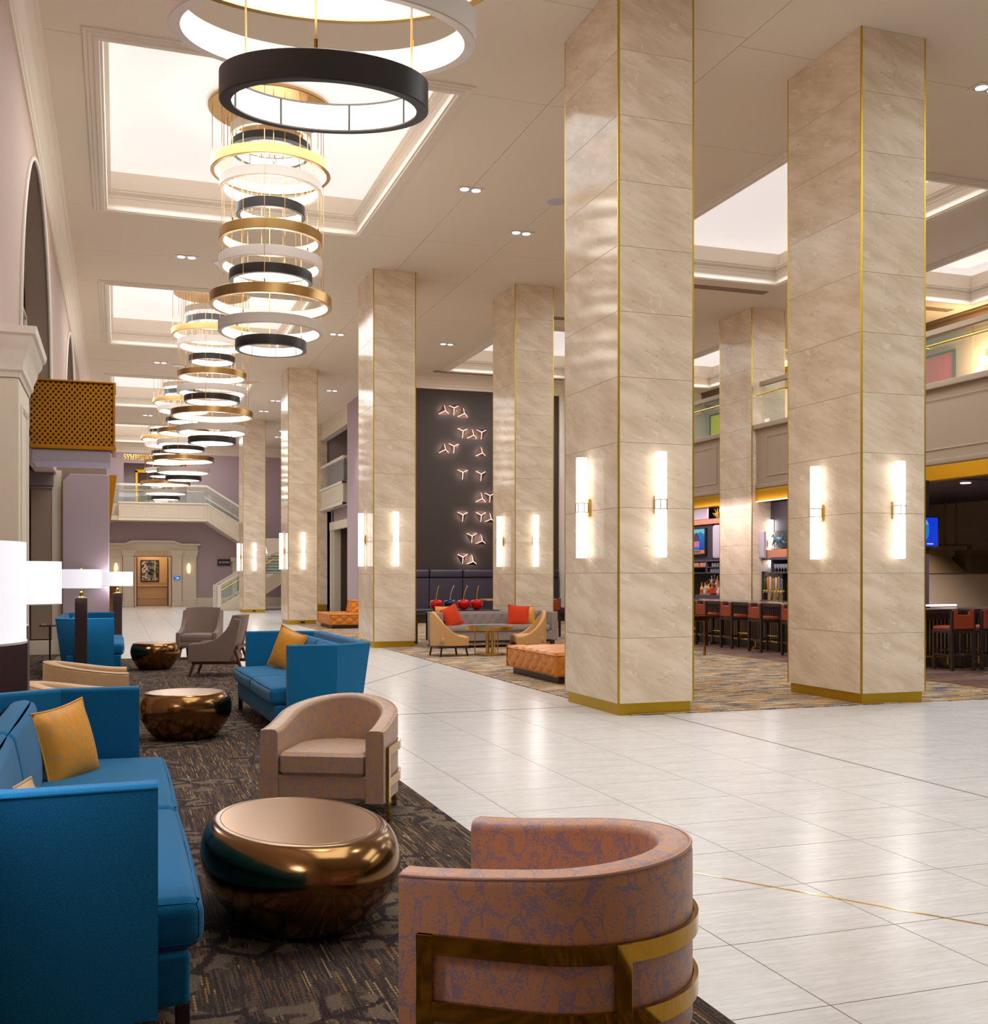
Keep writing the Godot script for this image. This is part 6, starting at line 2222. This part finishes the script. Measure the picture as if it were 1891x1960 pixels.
func lounge_chair(called: String, label: String, at: Vector3, turn: float) -> void:
	# faces +z
	var t := thing(called, label, "lounge chair", at, turn, "taupe lounge chairs")
	var m: Material = M.grey_wool
	part(t, "seat", MB.new().rbox(Vector3(0, 0.37, 0.04), Vector3(0.58, 0.14, 0.62), 0.045, 3, Vector3(0, 0.02, 0), 3).done(60), m)
	part(t, "seat_base", MB.new().rbox(Vector3(0, 0.27, 0.02), Vector3(0.60, 0.1, 0.66), 0.03, 2).done(50), m)
	var bk := MB.new()
	var rows := []
	# backrest: a leaning curved slab with side wings
	var st := []
	for k in 13:
		var u := k / 12.0 * 2 - 1
		st.append(u)
	var front := []
	var rear := []
	for u in st:
		var fr := []
		var rr := []
		for j in 9:
			var v := j / 8.0
			var y := 0.30 + 0.60 * v
			var half := lerpf(0.34, 0.30, v) - 0.02 * sin(v * PI)
			var z := -0.24 - 0.16 * v + 0.14 * pow(absf(u), 3.0) * (1.0 - 0.5 * v)
			fr.append(Vector3(u * half, y + 0.015 * cos(u * 1.5) * v, z + 0.055))
			rr.append(Vector3(u * half * 1.02, y, z - 0.055))
		front.append(fr)
		rear.append(rr)
	bk.grid(front)
	bk.grid(rear, null, true)
	for e in [0, 12]:
		bk.grid([front[e], rear[e]], null, e == 12)
	for i in 12:
		bk.quad(front[i][8], front[i + 1][8], rear[i + 1][8], rear[i][8])
		bk.quad(front[i][0], rear[i][0], rear[i + 1][0], front[i + 1][0])
	part(t, "backrest", bk.done(50), m)
	for s in [-1, 1]:
		var arm := MB.new()
		arm.x = Transform3D(Basis(Vector3(0, 0, 1), Vector3(0, 1, 0), Vector3(-1, 0, 0)), Vector3.ZERO)
		arm.prism([Vector2(0.36, 0.22), Vector2(0.36, 0.47), Vector2(0.30, 0.49), Vector2(0.12, 0.50), Vector2(-0.06, 0.56), Vector2(-0.18, 0.68), Vector2(-0.30, 0.86), Vector2(-0.40, 0.84), Vector2(-0.34, 0.50), Vector2(-0.24, 0.22)], -0.04, 0.04, 0.012)
		part(t, "arm", arm.done(50), m, Vector3(s * 0.315, 0, 0))
		part(t, "leg", MB.new().tube([Vector3(s * 0.27, 0.22, 0.28), Vector3(s * 0.30, 0.0, 0.36)], 0.02, 8).done(50), M.red_wood)
		part(t, "rear_leg", MB.new().tube([Vector3(s * 0.30, 0.42, -0.30), Vector3(s * 0.30, 0.0, -0.44)], 0.022, 8).done(50), M.red_wood)
		part(t, "side_rail", MB.new().rbox(Vector3(s * 0.28, 0.205, -0.02), Vector3(0.04, 0.05, 0.68), 0.008, 1).done(30), M.red_wood)
	part(t, "back_rail", MB.new().rbox(Vector3(0, 0.43, -0.345), Vector3(0.66, 0.05, 0.04), 0.012, 1).done(30), M.red_wood)


func slipper_chair(called: String, label: String, at: Vector3, turn: float) -> void:
	var t := thing(called, label, "chair", at, turn, "tan slipper chairs")
	var m: Material = M.tan_tweed
	part(t, "shell", shell(u_path(0.62, 0.32, 0.07, 0.36, 0.83, 0.0, 24, 1.4), 0.07, 0.2, 0.025).done(50), m)
	part(t, "seat", MB.new().rbox(Vector3(0, 0.30, 0.06), Vector3(0.54, 0.14, 0.56), 0.05, 3, Vector3(0, 0.025, 0), 3).done(60), m)
	part(t, "wood_base", MB.new().rbox(Vector3(0, 0.185, 0.03), Vector3(0.58, 0.04, 0.6), 0.01, 1).done(30), M.espresso_wood)
	for sx in [-1, 1]:
		for z in [-0.2, 0.28]:
			part(t, "leg", MB.new().tube([Vector3(sx * 0.25, 0.18, z), Vector3(sx * 0.27, 0.0, z * 1.12)], 0.018, 8).done(50), M.espresso_wood)


func tufted(mb: MB, o: Vector3, u: Vector3, v: Vector3, lu: float, lv: float, nu: int, nv: int, pu: float, pv: float, deep: float) -> void:
	# face spanned by u, v from o; outward is u x v
	var n := u.cross(v)
	var rows := []
	for i in nu + 1:
		var row := []
		for j in nv + 1:
			var a := float(i) / nu * lu
			var b := float(j) / nv * lv
			var A := a / pu
			var B := b / pv
			var d := sqrt(absf(sin(PI * (A + B) / 2.0)) * absf(sin(PI * (A - B) / 2.0)))
			var e := minf(minf(a, lu - a), minf(b, lv - b))
			var fade := clampf(e / 0.05, 0, 1)
			var rnd := 0.035 * pow(1.0 - clampf(e / 0.06, 0, 1), 2.0)
			row.append(o + u * a + v * b + n * (deep * (d - 1.0) * fade - rnd))
		rows.append(row)
	mb.grid(rows)


func ottoman(label: String, at: Vector3) -> void:
	var t := thing("tufted_ottoman", label, "ottoman", at, 0.0, "tan leather ottomans")
	if not M.has("ottoman_mesh"):
		var L := 2.0
		var h0 := 0.1
		var H := 0.33
		var mb := MB.new()
		var q := L / 2
		tufted(mb, Vector3(-q, h0, q), Vector3.RIGHT, Vector3.UP, L, H, 80, 20, 0.143, 0.11, 0.03)
		tufted(mb, Vector3(-q, h0, -q), Vector3.BACK, Vector3.UP, L, H, 80, 20, 0.143, 0.11, 0.03)
		tufted(mb, Vector3(q, h0, -q), Vector3.LEFT, Vector3.UP, L, H, 80, 20, 0.143, 0.11, 0.03)
		tufted(mb, Vector3(q, h0, q), Vector3.FORWARD, Vector3.UP, L, H, 80, 20, 0.143, 0.11, 0.03)
		tufted(mb, Vector3(-q, h0 + H, q), Vector3.RIGHT, Vector3.FORWARD, L, L, 60, 60, 0.2, 0.2, 0.015)
		M["ottoman_mesh"] = mb.done(55)
		var bb := MB.new()
		q = 0.27
		var hh := 0.38
		tufted(bb, Vector3(-q, 0, q), Vector3.RIGHT, Vector3.UP, 2 * q, hh, 28, 20, 0.108, 0.095, 0.028)
		tufted(bb, Vector3(-q, 0, -q), Vector3.BACK, Vector3.UP, 2 * q, hh, 28, 20, 0.108, 0.095, 0.028)
		tufted(bb, Vector3(q, 0, -q), Vector3.LEFT, Vector3.UP, 2 * q, hh, 28, 20, 0.108, 0.095, 0.028)
		tufted(bb, Vector3(q, 0, q), Vector3.FORWARD, Vector3.UP, 2 * q, hh, 28, 20, 0.108, 0.095, 0.028)
		tufted(bb, Vector3(-q, hh, q), Vector3.RIGHT, Vector3.FORWARD, 2 * q, 2 * q, 26, 26, 0.09, 0.09, 0.018)
		for k in bb.p.size():
			var y: float = bb.p[k].y / hh
			bb.p[k].x *= lerpf(1.12, 0.86, y)
			bb.p[k].z *= lerpf(1.12, 0.86, y)
		M["ottoman_block"] = bb.done(55)
	part(t, "seat", M.ottoman_mesh, M.tan_leather)
	part(t, "back_block", M.ottoman_block, M.tan_leather, Vector3(0, 0.415, 0))
	part(t, "plinth", MB.new().rbox(Vector3(0, 0.05, 0), Vector3(1.82, 0.1, 1.82), 0.005, 1).done(20), M.espresso_wood)


func floor_lamp(label: String, at: Vector3) -> void:
	var t := thing("floor_lamp", label, "floor lamp", at, 0.0, "drum floor lamps with dark posts")
	part(t, "post", MB.new().rbox(Vector3(0, 0.585, 0), Vector3(0.165, 1.17, 0.165), 0.006, 1).done(30), M.lamp_post)
	part(t, "neck", MB.new().lathe([Vector2(0.05, 1.17), Vector2(0.05, 1.18), Vector2(0.022, 1.19), Vector2(0.022, 1.25), Vector2(0.012, 1.26), Vector2(0.012, 1.56), Vector2(0.0, 1.56)], 16).done(40), M.bright_brass)
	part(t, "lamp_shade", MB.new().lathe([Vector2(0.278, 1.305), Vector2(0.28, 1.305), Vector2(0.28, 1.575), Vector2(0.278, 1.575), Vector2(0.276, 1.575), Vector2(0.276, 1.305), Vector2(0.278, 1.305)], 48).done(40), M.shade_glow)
	part(t, "shade_trim", MB.new().lathe([Vector2(0.2815, 1.302), Vector2(0.283, 1.302), Vector2(0.283, 1.308), Vector2(0.2815, 1.308)], 48).done(40), M.linen)
	part(t, "finial", MB.new().rbox(Vector3(0, 1.59, 0), Vector3(0.03, 0.03, 0.03), 0.004, 1).done(30), M.bright_brass)
	part(t, "bulb", MB.new().lathe([Vector2(0, 1.38), Vector2(0.03, 1.4), Vector2(0.035, 1.43), Vector2(0.02, 1.47), Vector2(0, 1.48)], 12).done(60), M.sconce_glow)
	omni(at + Vector3(0, 1.43, 0), LAMP_ENERGY, Color(0.98, 0.95, 1.0), 0.08, "floor_lamp_light")


const LAMP_ENERGY := 0.6


func build_lounge() -> void:
	mat("table_top", Color(0.62, 0.45, 0.30), 0.22, 0.85)
	var y := 0.016
	blue_sofa("near blue sofa at the left edge, its tall arm panel closest to the camera", Vector3(-0.165, y, -4.96), PI / 2, 3.0)
	blue_sofa("teal blue sofa seen from its arm in the middle, facing the round bronze table", Vector3(1.68, y, -11.15), -PI / 2 + 0.03, 2.6)
	blue_sofa("far blue sofa at the left behind the floor lamp", Vector3(-0.33, y, -18.4), PI / 2, 2.8)
	barrel_chair("barrel_chair", "copper and mauve snakeskin barrel chair in the right foreground with brass frame", Vector3(1.33, y, -3.17), atan2(-0.81, -0.58), M.snake_copper, 0.80, 0.40, 0.62, 0.67)
	barrel_chair("barrel_chair", "taupe snakeskin barrel chair facing the large bronze table", Vector3(1.31, y, -6.8), -0.46, M.snake_taupe, 0.76, 0.36, 0.56, 0.71)
	barrel_chair("barrel_chair", "tan barrel chair just behind the near blue sofa", Vector3(-0.28, y, -8.75), PI / 2 + 0.06, M.snake_tan)
	barrel_chair("barrel_chair", "tan barrel chair farther back, second behind the near blue sofa", Vector3(-0.27, y, -10.8), PI / 2 + 0.02, M.snake_tan)
	pebble_table("large bronze pebble coffee table in the foreground", Vector3(0.73, y, -4.78), 0.12, 0.395, 0.63)
	pebble_table("middle bronze pebble coffee table between the blue sofas", Vector3(0.57, y, -10.35), 0.4, 0.40, 0.41)
	pebble_table("far bronze pebble coffee table by the taupe lounge chairs", Vector3(0.55, y, -18.1), 0.0, 0.365, 0.38)
	lounge_chair("lounge_chair", "taupe lounge chair in side view with dark red wooden legs", Vector3(1.42, y, -16.75), atan2(-0.94, -0.28))
	lounge_chair("lounge_chair", "taupe lounge chair facing the camera at the end of the rug", Vector3(1.40, y, -20.2), -0.25)
	cushion("golden yellow patterned pillow leaning on the far arm of the near blue sofa", Vector3(-0.24, 0.655, -5.85), 0.95, -0.22, 0.40, M.snake_gold, 0.1)
	cushion("small taupe pillow whose tip shows above the near sofa's arm", Vector3(-0.33, 0.55, -4.3), 1.2, -0.3, 0.38, M.snake_tan)
	cushion("gold and taupe patterned pillow on the middle blue sofa", Vector3(1.72, 0.70, -11.75), -1.0, -0.25, 0.46, M.snake_gold, -0.25)
	cushion("small grey pillow tucked behind the near arm of the middle blue sofa", Vector3(1.62, 0.62, -10.35), -1.4, -0.25, 0.4, M.grey_wool)
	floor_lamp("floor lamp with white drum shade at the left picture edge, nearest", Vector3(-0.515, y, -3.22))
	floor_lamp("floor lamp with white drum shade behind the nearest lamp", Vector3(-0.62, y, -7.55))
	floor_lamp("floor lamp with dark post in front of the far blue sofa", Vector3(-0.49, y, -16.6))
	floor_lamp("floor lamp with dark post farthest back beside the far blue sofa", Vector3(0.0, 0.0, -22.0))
	var st := thing("side_table", "thin black pedestal side table with small round top by the passage", "side table", Vector3(-1.1, y, -20.2))
	part(st, "top", MB.new().lathe([Vector2(0, 0.615), Vector2(0.18, 0.615), Vector2(0.19, 0.62), Vector2(0.19, 0.63), Vector2(0, 0.632)], 28).done(30), M.black_metal)
	part(st, "stem", MB.new().tube([Vector3(0, 0.02, 0), Vector3(0, 0.615, 0)], 0.016, 10).done(50), M.black_metal)
	part(st, "base", MB.new().lathe([Vector2(0.17, 0), Vector2(0.17, 0.01), Vector2(0.02, 0.025), Vector2(0, 0.025)], 28).done(30), M.black_metal)
	solo("wooden_block", "small wooden block lying on the thin black side table", "box", MB.new().rbox(Vector3.ZERO, Vector3(0.09, 0.03, 0.06), 0.004, 1).done(30), M.copper_tile, Vector3(-1.2, y + 0.648, -20.15), 0.4)
	solo("bronze_pedestal", "tall bronze pedestal block behind the farthest floor lamp", "pedestal", MB.new().rbox(Vector3(0, 0.6, 0), Vector3(0.5, 1.2, 0.5), 0.01, 1).done(30), M.bronze, Vector3(-0.2, 0, -45.0))


func build_far_lounge() -> void:
	var y := 0.012
	ottoman("tan tufted leather ottoman half hidden by the nearest column", Vector3(6.64, y, -14.75))
	ottoman("distant tan tufted leather ottoman with raised centre block before the doorway", Vector3(6.6, y, -31.25))
	slipper_chair("slipper_chair", "tan slipper chair left of the round brass table", Vector3(5.78, y, -19.4), PI / 2 + 0.1)
	slipper_chair("slipper_chair", "tan slipper chair right of the round brass table", Vector3(7.38, y, -19.25), -PI / 2 - 0.15)
	var t := thing("grey_sofa", "grey button back sofa before the cherry sculptures", "sofa", Vector3(7.47, y, -21.72))
	var W := 2.66
	part(t, "seat_base", MB.new().rbox(Vector3(0, 0.24, 0.0), Vector3(W - 0.1, 0.2, 0.84), 0.02, 2).done(45), M.grey_velvet)
	part(t, "seat_cushion", MB.new().rbox(Vector3(0, 0.39, 0.08), Vector3(W - 0.34, 0.13, 0.72), 0.05, 3, Vector3(0, 0.02, 0.01), 4).done(60), M.grey_velvet)
	var bk := MB.new()
	tufted(bk, Vector3(-W / 2 + 0.14, 0.42, -0.24), Vector3.RIGHT, Vector3(0, 1, 0), W - 0.28, 0.30, 80, 10, 0.1, 0.15, 0.02)
	part(t, "button_back", bk.done(55), M.grey_velvet)
	part(t, "back", MB.new().rbox(Vector3(0, 0.43, -0.35), Vector3(W, 0.6, 0.16), 0.02, 2).done(45), M.grey_velvet)
	for s in [-1, 1]:
		part(t, "arm", MB.new().rbox(Vector3(s * (W / 2 - 0.07), 0.43, 0.0), Vector3(0.14, 0.6, 0.86), 0.02, 2).done(45), M.grey_velvet)
		for z in [-0.34, 0.36]:
			part(t, "foot", MB.new().rbox(Vector3(s * (W / 2 - 0.1), 0.07, z), Vector3(0.08, 0.14, 0.08), 0.006, 1).done(30), M.espresso_wood)
	part(t, "plinth", MB.new().box2(Vector3(-W / 2 + 0.06, 0.1, -0.4), Vector3(W / 2 - 0.06, 0.15, 0.38)).done(0), M.espresso_wood)
	cushion("bright red velvet pillow at the left end of the grey sofa", Vector3(6.52, 0.65, -21.5), 0.35, -0.25, 0.46, M.red_velvet, 0.35)
	cushion("bright red velvet pillow at the right end of the grey sofa", Vector3(7.98, 0.65, -21.5), -0.15, -0.25, 0.46, M.red_velvet, -0.1)
	cushion("mustard patterned pillow tucked behind the right red pillow", Vector3(8.2, 0.64, -21.66), -0.3, -0.25, 0.42, M.snake_gold)
	cushion("mustard patterned pillow peeking out behind the left red pillow", Vector3(6.42, 0.66, -21.7), 0.2, -0.15, 0.42, M.snake_gold)
	var rt := thing("brass_table", "round brass rimmed table with dark top between the tan chairs", "table", Vector3(6.6, y, -19.35))
	part(rt, "top", MB.new().lathe([Vector2(0, 0.515), Vector2(0.42, 0.515), Vector2(0.42, 0.535), Vector2(0, 0.537)], 40).done(30), M.bar_black)
	part(rt, "rim", MB.new().lathe([Vector2(0.42, 0.475), Vector2(0.45, 0.475), Vector2(0.45, 0.54), Vector2(0.42, 0.54), Vector2(0.42, 0.475)], 40).done(30), M.brass)
	part(rt, "base_ring", MB.new().lathe([Vector2(0, 0.0), Vector2(0.28, 0.0), Vector2(0.28, 0.04), Vector2(0.0, 0.045)], 36).done(30), M.brass)
	for k in 3:
		var a := TAU * k / 3 + 0.5
		part(rt, "post", MB.new().tube([Vector3(cos(a) * 0.06, 0.03, sin(a) * 0.06), Vector3(cos(a) * 0.06, 0.5, sin(a) * 0.06)], 0.028, 10).done(50), M.brass)
		part(rt, "thin_leg", MB.new().tube([Vector3(cos(a + 1) * 0.27, 0.03, sin(a + 1) * 0.27), Vector3(cos(a + 1) * 0.27, 0.48, sin(a + 1) * 0.27)], 0.01, 8).done(50), M.brass)
	var cs := thing("console_table", "dark console table behind the grey sofa carrying the cherries", "table", Vector3(7.1, y, -23.15))
	part(cs, "top", MB.new().rbox(Vector3(0, 0.70, 0), Vector3(1.95, 0.05, 0.42), 0.006, 1).done(30), M.espresso_wood)
	for sx in [-1, 1]:
		part(cs, "end_panel", MB.new().rbox(Vector3(sx * 0.94, 0.34, 0), Vector3(0.05, 0.68, 0.4), 0.006, 1).done(30), M.espresso_wood)
	var body := MB.new().lathe([Vector2(0, 0.0), Vector2(0.05, 0.004), Vector2(0.10, 0.04), Vector2(0.14, 0.11), Vector2(0.145, 0.17), Vector2(0.12, 0.215), Vector2(0.08, 0.228), Vector2(0.04, 0.215), Vector2(0.0, 0.20)], 28).done(60)
	var names := [["first", 6.66, "red", 0.06], ["only navy", 6.98, "navy", 0.09], ["third", 7.29, "red", 0.1], ["rightmost", 7.6, "red", 0.05]]
	for q in names:
		var c := thing("cherry_sculpture", "glossy %s cherry sculpture with metal stem, the %s in the row" % [q[2], q[0]], "sculpture", Vector3(q[1], y + 0.726, -23.15), 0.0, "cherry sculptures")
		part(c, "body", body, M.red_lacquer if q[2] == "red" else M.blue_lacquer)
		var st := []
		for k in 9:
			var f := k / 8.0
			st.append(Vector3(q[3] * f * f, 0.2 + 0.34 * f, 0))
		part(c, "stem", MB.new().tube(st, 0.011, 8).done(50), M.brass if q[2] == "red" else M.chrome)
	# banquette along the dark wall
	var b := thing("tall_banquette", "tall navy leather banquette with panelled back along the dark wall", "banquette", Vector3(0, 0, -33.8))
	part(b, "seat", MB.new().rbox(Vector3(11.1, 0.36, 0.5), Vector3(5.6, 0.2, 0.62), 0.04, 2).done(45), M.navy_leather)
	part(b, "plinth", MB.new().box2(Vector3(8.3, 0.01, 0.05), Vector3(13.9, 0.28, 0.74)).done(0), M.espresso_wood)
	for k in 5:
		var x := 8.86 + k * 1.12
		part(b, "back_panel", MB.new().rbox(Vector3(x, 0.93, 0.16), Vector3(1.11, 1.0, 0.2), 0.03, 2, Vector3(0, 0, 0.02), 2).done(50), M.navy_leather)
		part(b, "head_bolster", MB.new().rbox(Vector3(x, 1.57, 0.18), Vector3(1.11, 0.26, 0.24), 0.06, 2, Vector3(0, 0, 0.02), 2).done(50), M.navy_leather)
	for q in [[11.3, "left", -32.6], [12.9, "right", -32.6]]:
		var tt := thing("cafe_table", "small pale topped cafe table before the banquette, %s one" % q[1], "table", Vector3(q[0], y, q[2]))
		part(tt, "top", MB.new().rbox(Vector3(0, 0.73, 0), Vector3(0.75, 0.05, 0.7), 0.008, 1).done(30), M.tan_tweed)
		part(tt, "post", MB.new().tube([Vector3(0, 0.02, 0), Vector3(0, 0.7, 0)], 0.04, 10).done(50), M.black_metal)
		part(tt, "foot", MB.new().rbox(Vector3(0, 0.015, 0), Vector3(0.45, 0.03, 0.45), 0.006, 1).done(30), M.black_metal)
	stars()


func stars() -> void:
	var up := [[170, 190, "left of the topmost three"], [385, 210, "right of the topmost three"], [490, 440, "middle of the second group of three"], [170, 610, "left of the pair below the topmost three"], [590, 630, "alone under the second group of three"], [590, 1130, "left of the pair cut by the column at mid height"], [590, 1590, "right of the pair second from the bottom"], [485, 1815, "right of the lowest pair"], [692, 1350, "right of the lower pair half hidden by the column"]]
	var down := [[280, 175, "middle of the topmost three"], [380, 420, "left of the second group of three"], [595, 425, "right of the second group of three"], [280, 590, "right of the pair below the topmost three"], [380, 870, "left of the two apart at mid height"], [590, 880, "right of the two apart at mid height"], [380, 1330, "alone on the left below mid height"], [590, 1330, "left of the lower pair half hidden by the column"], [485, 1560, "left of the pair second from the bottom"], [380, 1790, "left of the lowest pair"], [692, 1115, "right of the pair cut by the column at mid height"]]
	var s := 0.23
	var c := [Vector3(0, s, 0.035), Vector3(-s * 0.9, -s * 0.62, 0.035), Vector3(s * 0.9, -s * 0.62, 0.035)]
	var apex := Vector3(0.02, -0.03, 0.17)
	var plates := []
	for k in 3:
		var a: Vector3 = c[k]
		var b: Vector3 = c[(k + 1) % 3]
		var g := (a + b + apex) / 3
		var n := (b - a).cross(apex - a).normalized()
		if n.z < 0:
			n = -n
		var mb := MB.new()
		var q := [g + (a - g) * 0.93 + n * 0.012, g + (b - g) * 0.93 + n * 0.012, g + (apex - g) * 0.93 + n * 0.012]
		mb.tri(q[0], q[1], q[2])
		mb.tri(q[0] - n * 0.006, q[2] - n * 0.006, q[1] - n * 0.006)
		for e in 3:
			mb.quad(q[e], q[(e + 1) % 3], q[(e + 1) % 3] - n * 0.006, q[e] - n * 0.006)
		plates.append(mb.done(0))
	var core := MB.new()
	for k in 3:
		core.tri(c[k] * 0.84, c[(k + 1) % 3] * 0.84, apex * 0.9)
	core.tri(c[0] * 0.84, c[2] * 0.84, c[1] * 0.84)
	var cm := core.done(0)
	var n := 0
	var words := ["upright", "inverted"]
	for w in 2:
		for q in ([up, down][w]):
			# plan of the lights on the wall, taken from their spacing: 0.178 px per unit, 60.4 px per metre
			var x: float = 9.46 + q[0] * 0.002985
			var yy: float = 7.415 - q[1] * 0.002985
			n += 1
			var t := thing("star_light", "%s copper star light, %s" % [words[w], q[2]], "wall light", Vector3(x, yy, -33.79), 0.0, "copper star lights on the dark wall")
			var hold := 0.0 if w == 0 else PI
			for p in plates:
				part(t, "plate", p, M.copper).rotation.z = hold
			part(t, "light_core", cm, M.star_glow).rotation.z = hold
			omni(Vector3(x, yy, -33.79 + 0.05), 0.14, Color(1, 0.93, 0.9), 0.05, "star_light_source")


func chandelier(label: String, at: Vector3, drop: float, k: float, plate_y: float, low := false) -> void:
	var t := thing("ring_chandelier", label, "chandelier", at, 0.0, "tiered ring chandeliers")
	# top to bottom: finish, radius, height of the lower edge
	var rings := [["white", 0.60, 8.126], ["black", 0.59, 7.885], ["gold", 0.895, 7.58], ["white", 0.762, 7.316], ["black", 0.516, 6.94], ["gold", 0.765, 6.54], ["white", 0.774, 6.15], ["black", 0.62, 5.94], ["gold", 0.913, 5.57], ["white", 0.784, 5.17], ["black", 0.533, 4.91]]
	if low:
		# the near one hangs lower, its oval rings wider apart
		for q in rings.size():
			rings[q][2] = 4.91 + 0.36 * (rings.size() - 1 - q)
		t.rotation.y = atan2(at.x, at.z)
		t.scale = Vector3(1, 1, 0.62)
	part(t, "ceiling_plate", MB.new().lathe([Vector2(0, plate_y - 0.03), Vector2(0.92, plate_y - 0.03), Vector2(0.93, plate_y - 0.02), Vector2(0.93, plate_y + 0.02), Vector2(0.0, plate_y + 0.02)], 48).done(30), M.ring_gold)
	var i := 0
	for r in rings:
		var R: float = r[1] * k
		var y: float = r[2] - drop
		var h := 0.15
		var th := 0.062 * minf(k, 1.15)
		var m: Material = M["ring_" + r[0]]
		var body := MB.new().lathe([Vector2(R - th, y), Vector2(R - 0.006, y), Vector2(R, y + 0.006), Vector2(R, y + h - 0.004), Vector2(R - 0.004, y + h), Vector2(R - th, y + h), Vector2(R - th, y + h - 0.008), Vector2(R - th + 0.012, y + h - 0.008), Vector2(R - th + 0.012, y + 0.008), Vector2(R - th, y + 0.008), Vector2(R - th, y)], 64)
		if r[0] == "black":
			for q in 8:
				var a := TAU * (q + 0.35) / 8
				var c := Vector3(cos(a), 0, sin(a)) * (R - th + 0.004)
				body.tube([c + Vector3.UP * (y + 0.004), c + Vector3.UP * (y + h - 0.004)], 0.006, 5)
		var ring := part(t, r[0] + "_ring", body.done(35), m)
		part(ring, "light_band", MB.new().lathe([Vector2(R - th + 0.01, y + 0.008), Vector2(R - th + 0.009, y + h / 2), Vector2(R - th + 0.01, y + h - 0.008)], 64).done(60), M.ring_glow)
		for q in 3:
			var a := TAU * q / 3 + i * 0.45 + 0.3
			var p := Vector3(cos(a), 0, sin(a)) * (R - th * 0.5)
			part(ring, "cable", MB.new().tube([p + Vector3.UP * (y + h), p + Vector3.UP * (plate_y - 0.02)], 0.0055, 5).done(50), M.ring_gold)
			part(ring, "ferrule", MB.new().tube([p + Vector3.UP * (y + h), p + Vector3.UP * (y + h + 0.05)], 0.011, 6).done(50), M.antique_brass)
		i += 1
	for q in [7.75, 7.0, 6.2, 5.3]:
		omni(at + Vector3(0, q - drop, 0), RING_ENERGY, Color(1.0, 0.95, 0.89), 0.35, "chandelier_light")


const RING_ENERGY := 0.85


func build_chandeliers() -> void:
	chandelier("ring chandelier hanging low at the top edge, nearest the camera", Vector3(1.01, 0, -5.58), 1.0, 1.0, 7.85, true)
	chandelier("first fully visible chandelier of gold, white and black glowing rings", Vector3(2.2, 0, -16.7), 0.0, 1.0, 8.56)
	chandelier("second full ring chandelier along the lobby", Vector3(2.24, 0, -28.1), 0.1, 1.1, 8.56)
	chandelier("third full ring chandelier along the lobby", Vector3(2.18, 0, -39.55), 0.08, 1.15, 8.56)
	chandelier("farthest ring chandelier before the balcony", Vector3(2.04, 0, -51.0), 0.0, 1.18, 8.56)


func _ready() -> void:
	rng.seed = 1
	build_light()
	make_materials()
	build_shell()
	build_floor()
	build_ceiling()
	build_coffers()
	build_left()
	build_columns()
	build_back()
	build_mezzanine()
	build_bar()
	build_lounge()
	build_far_lounge()
	build_chandeliers()
	build_ceiling_fittings()
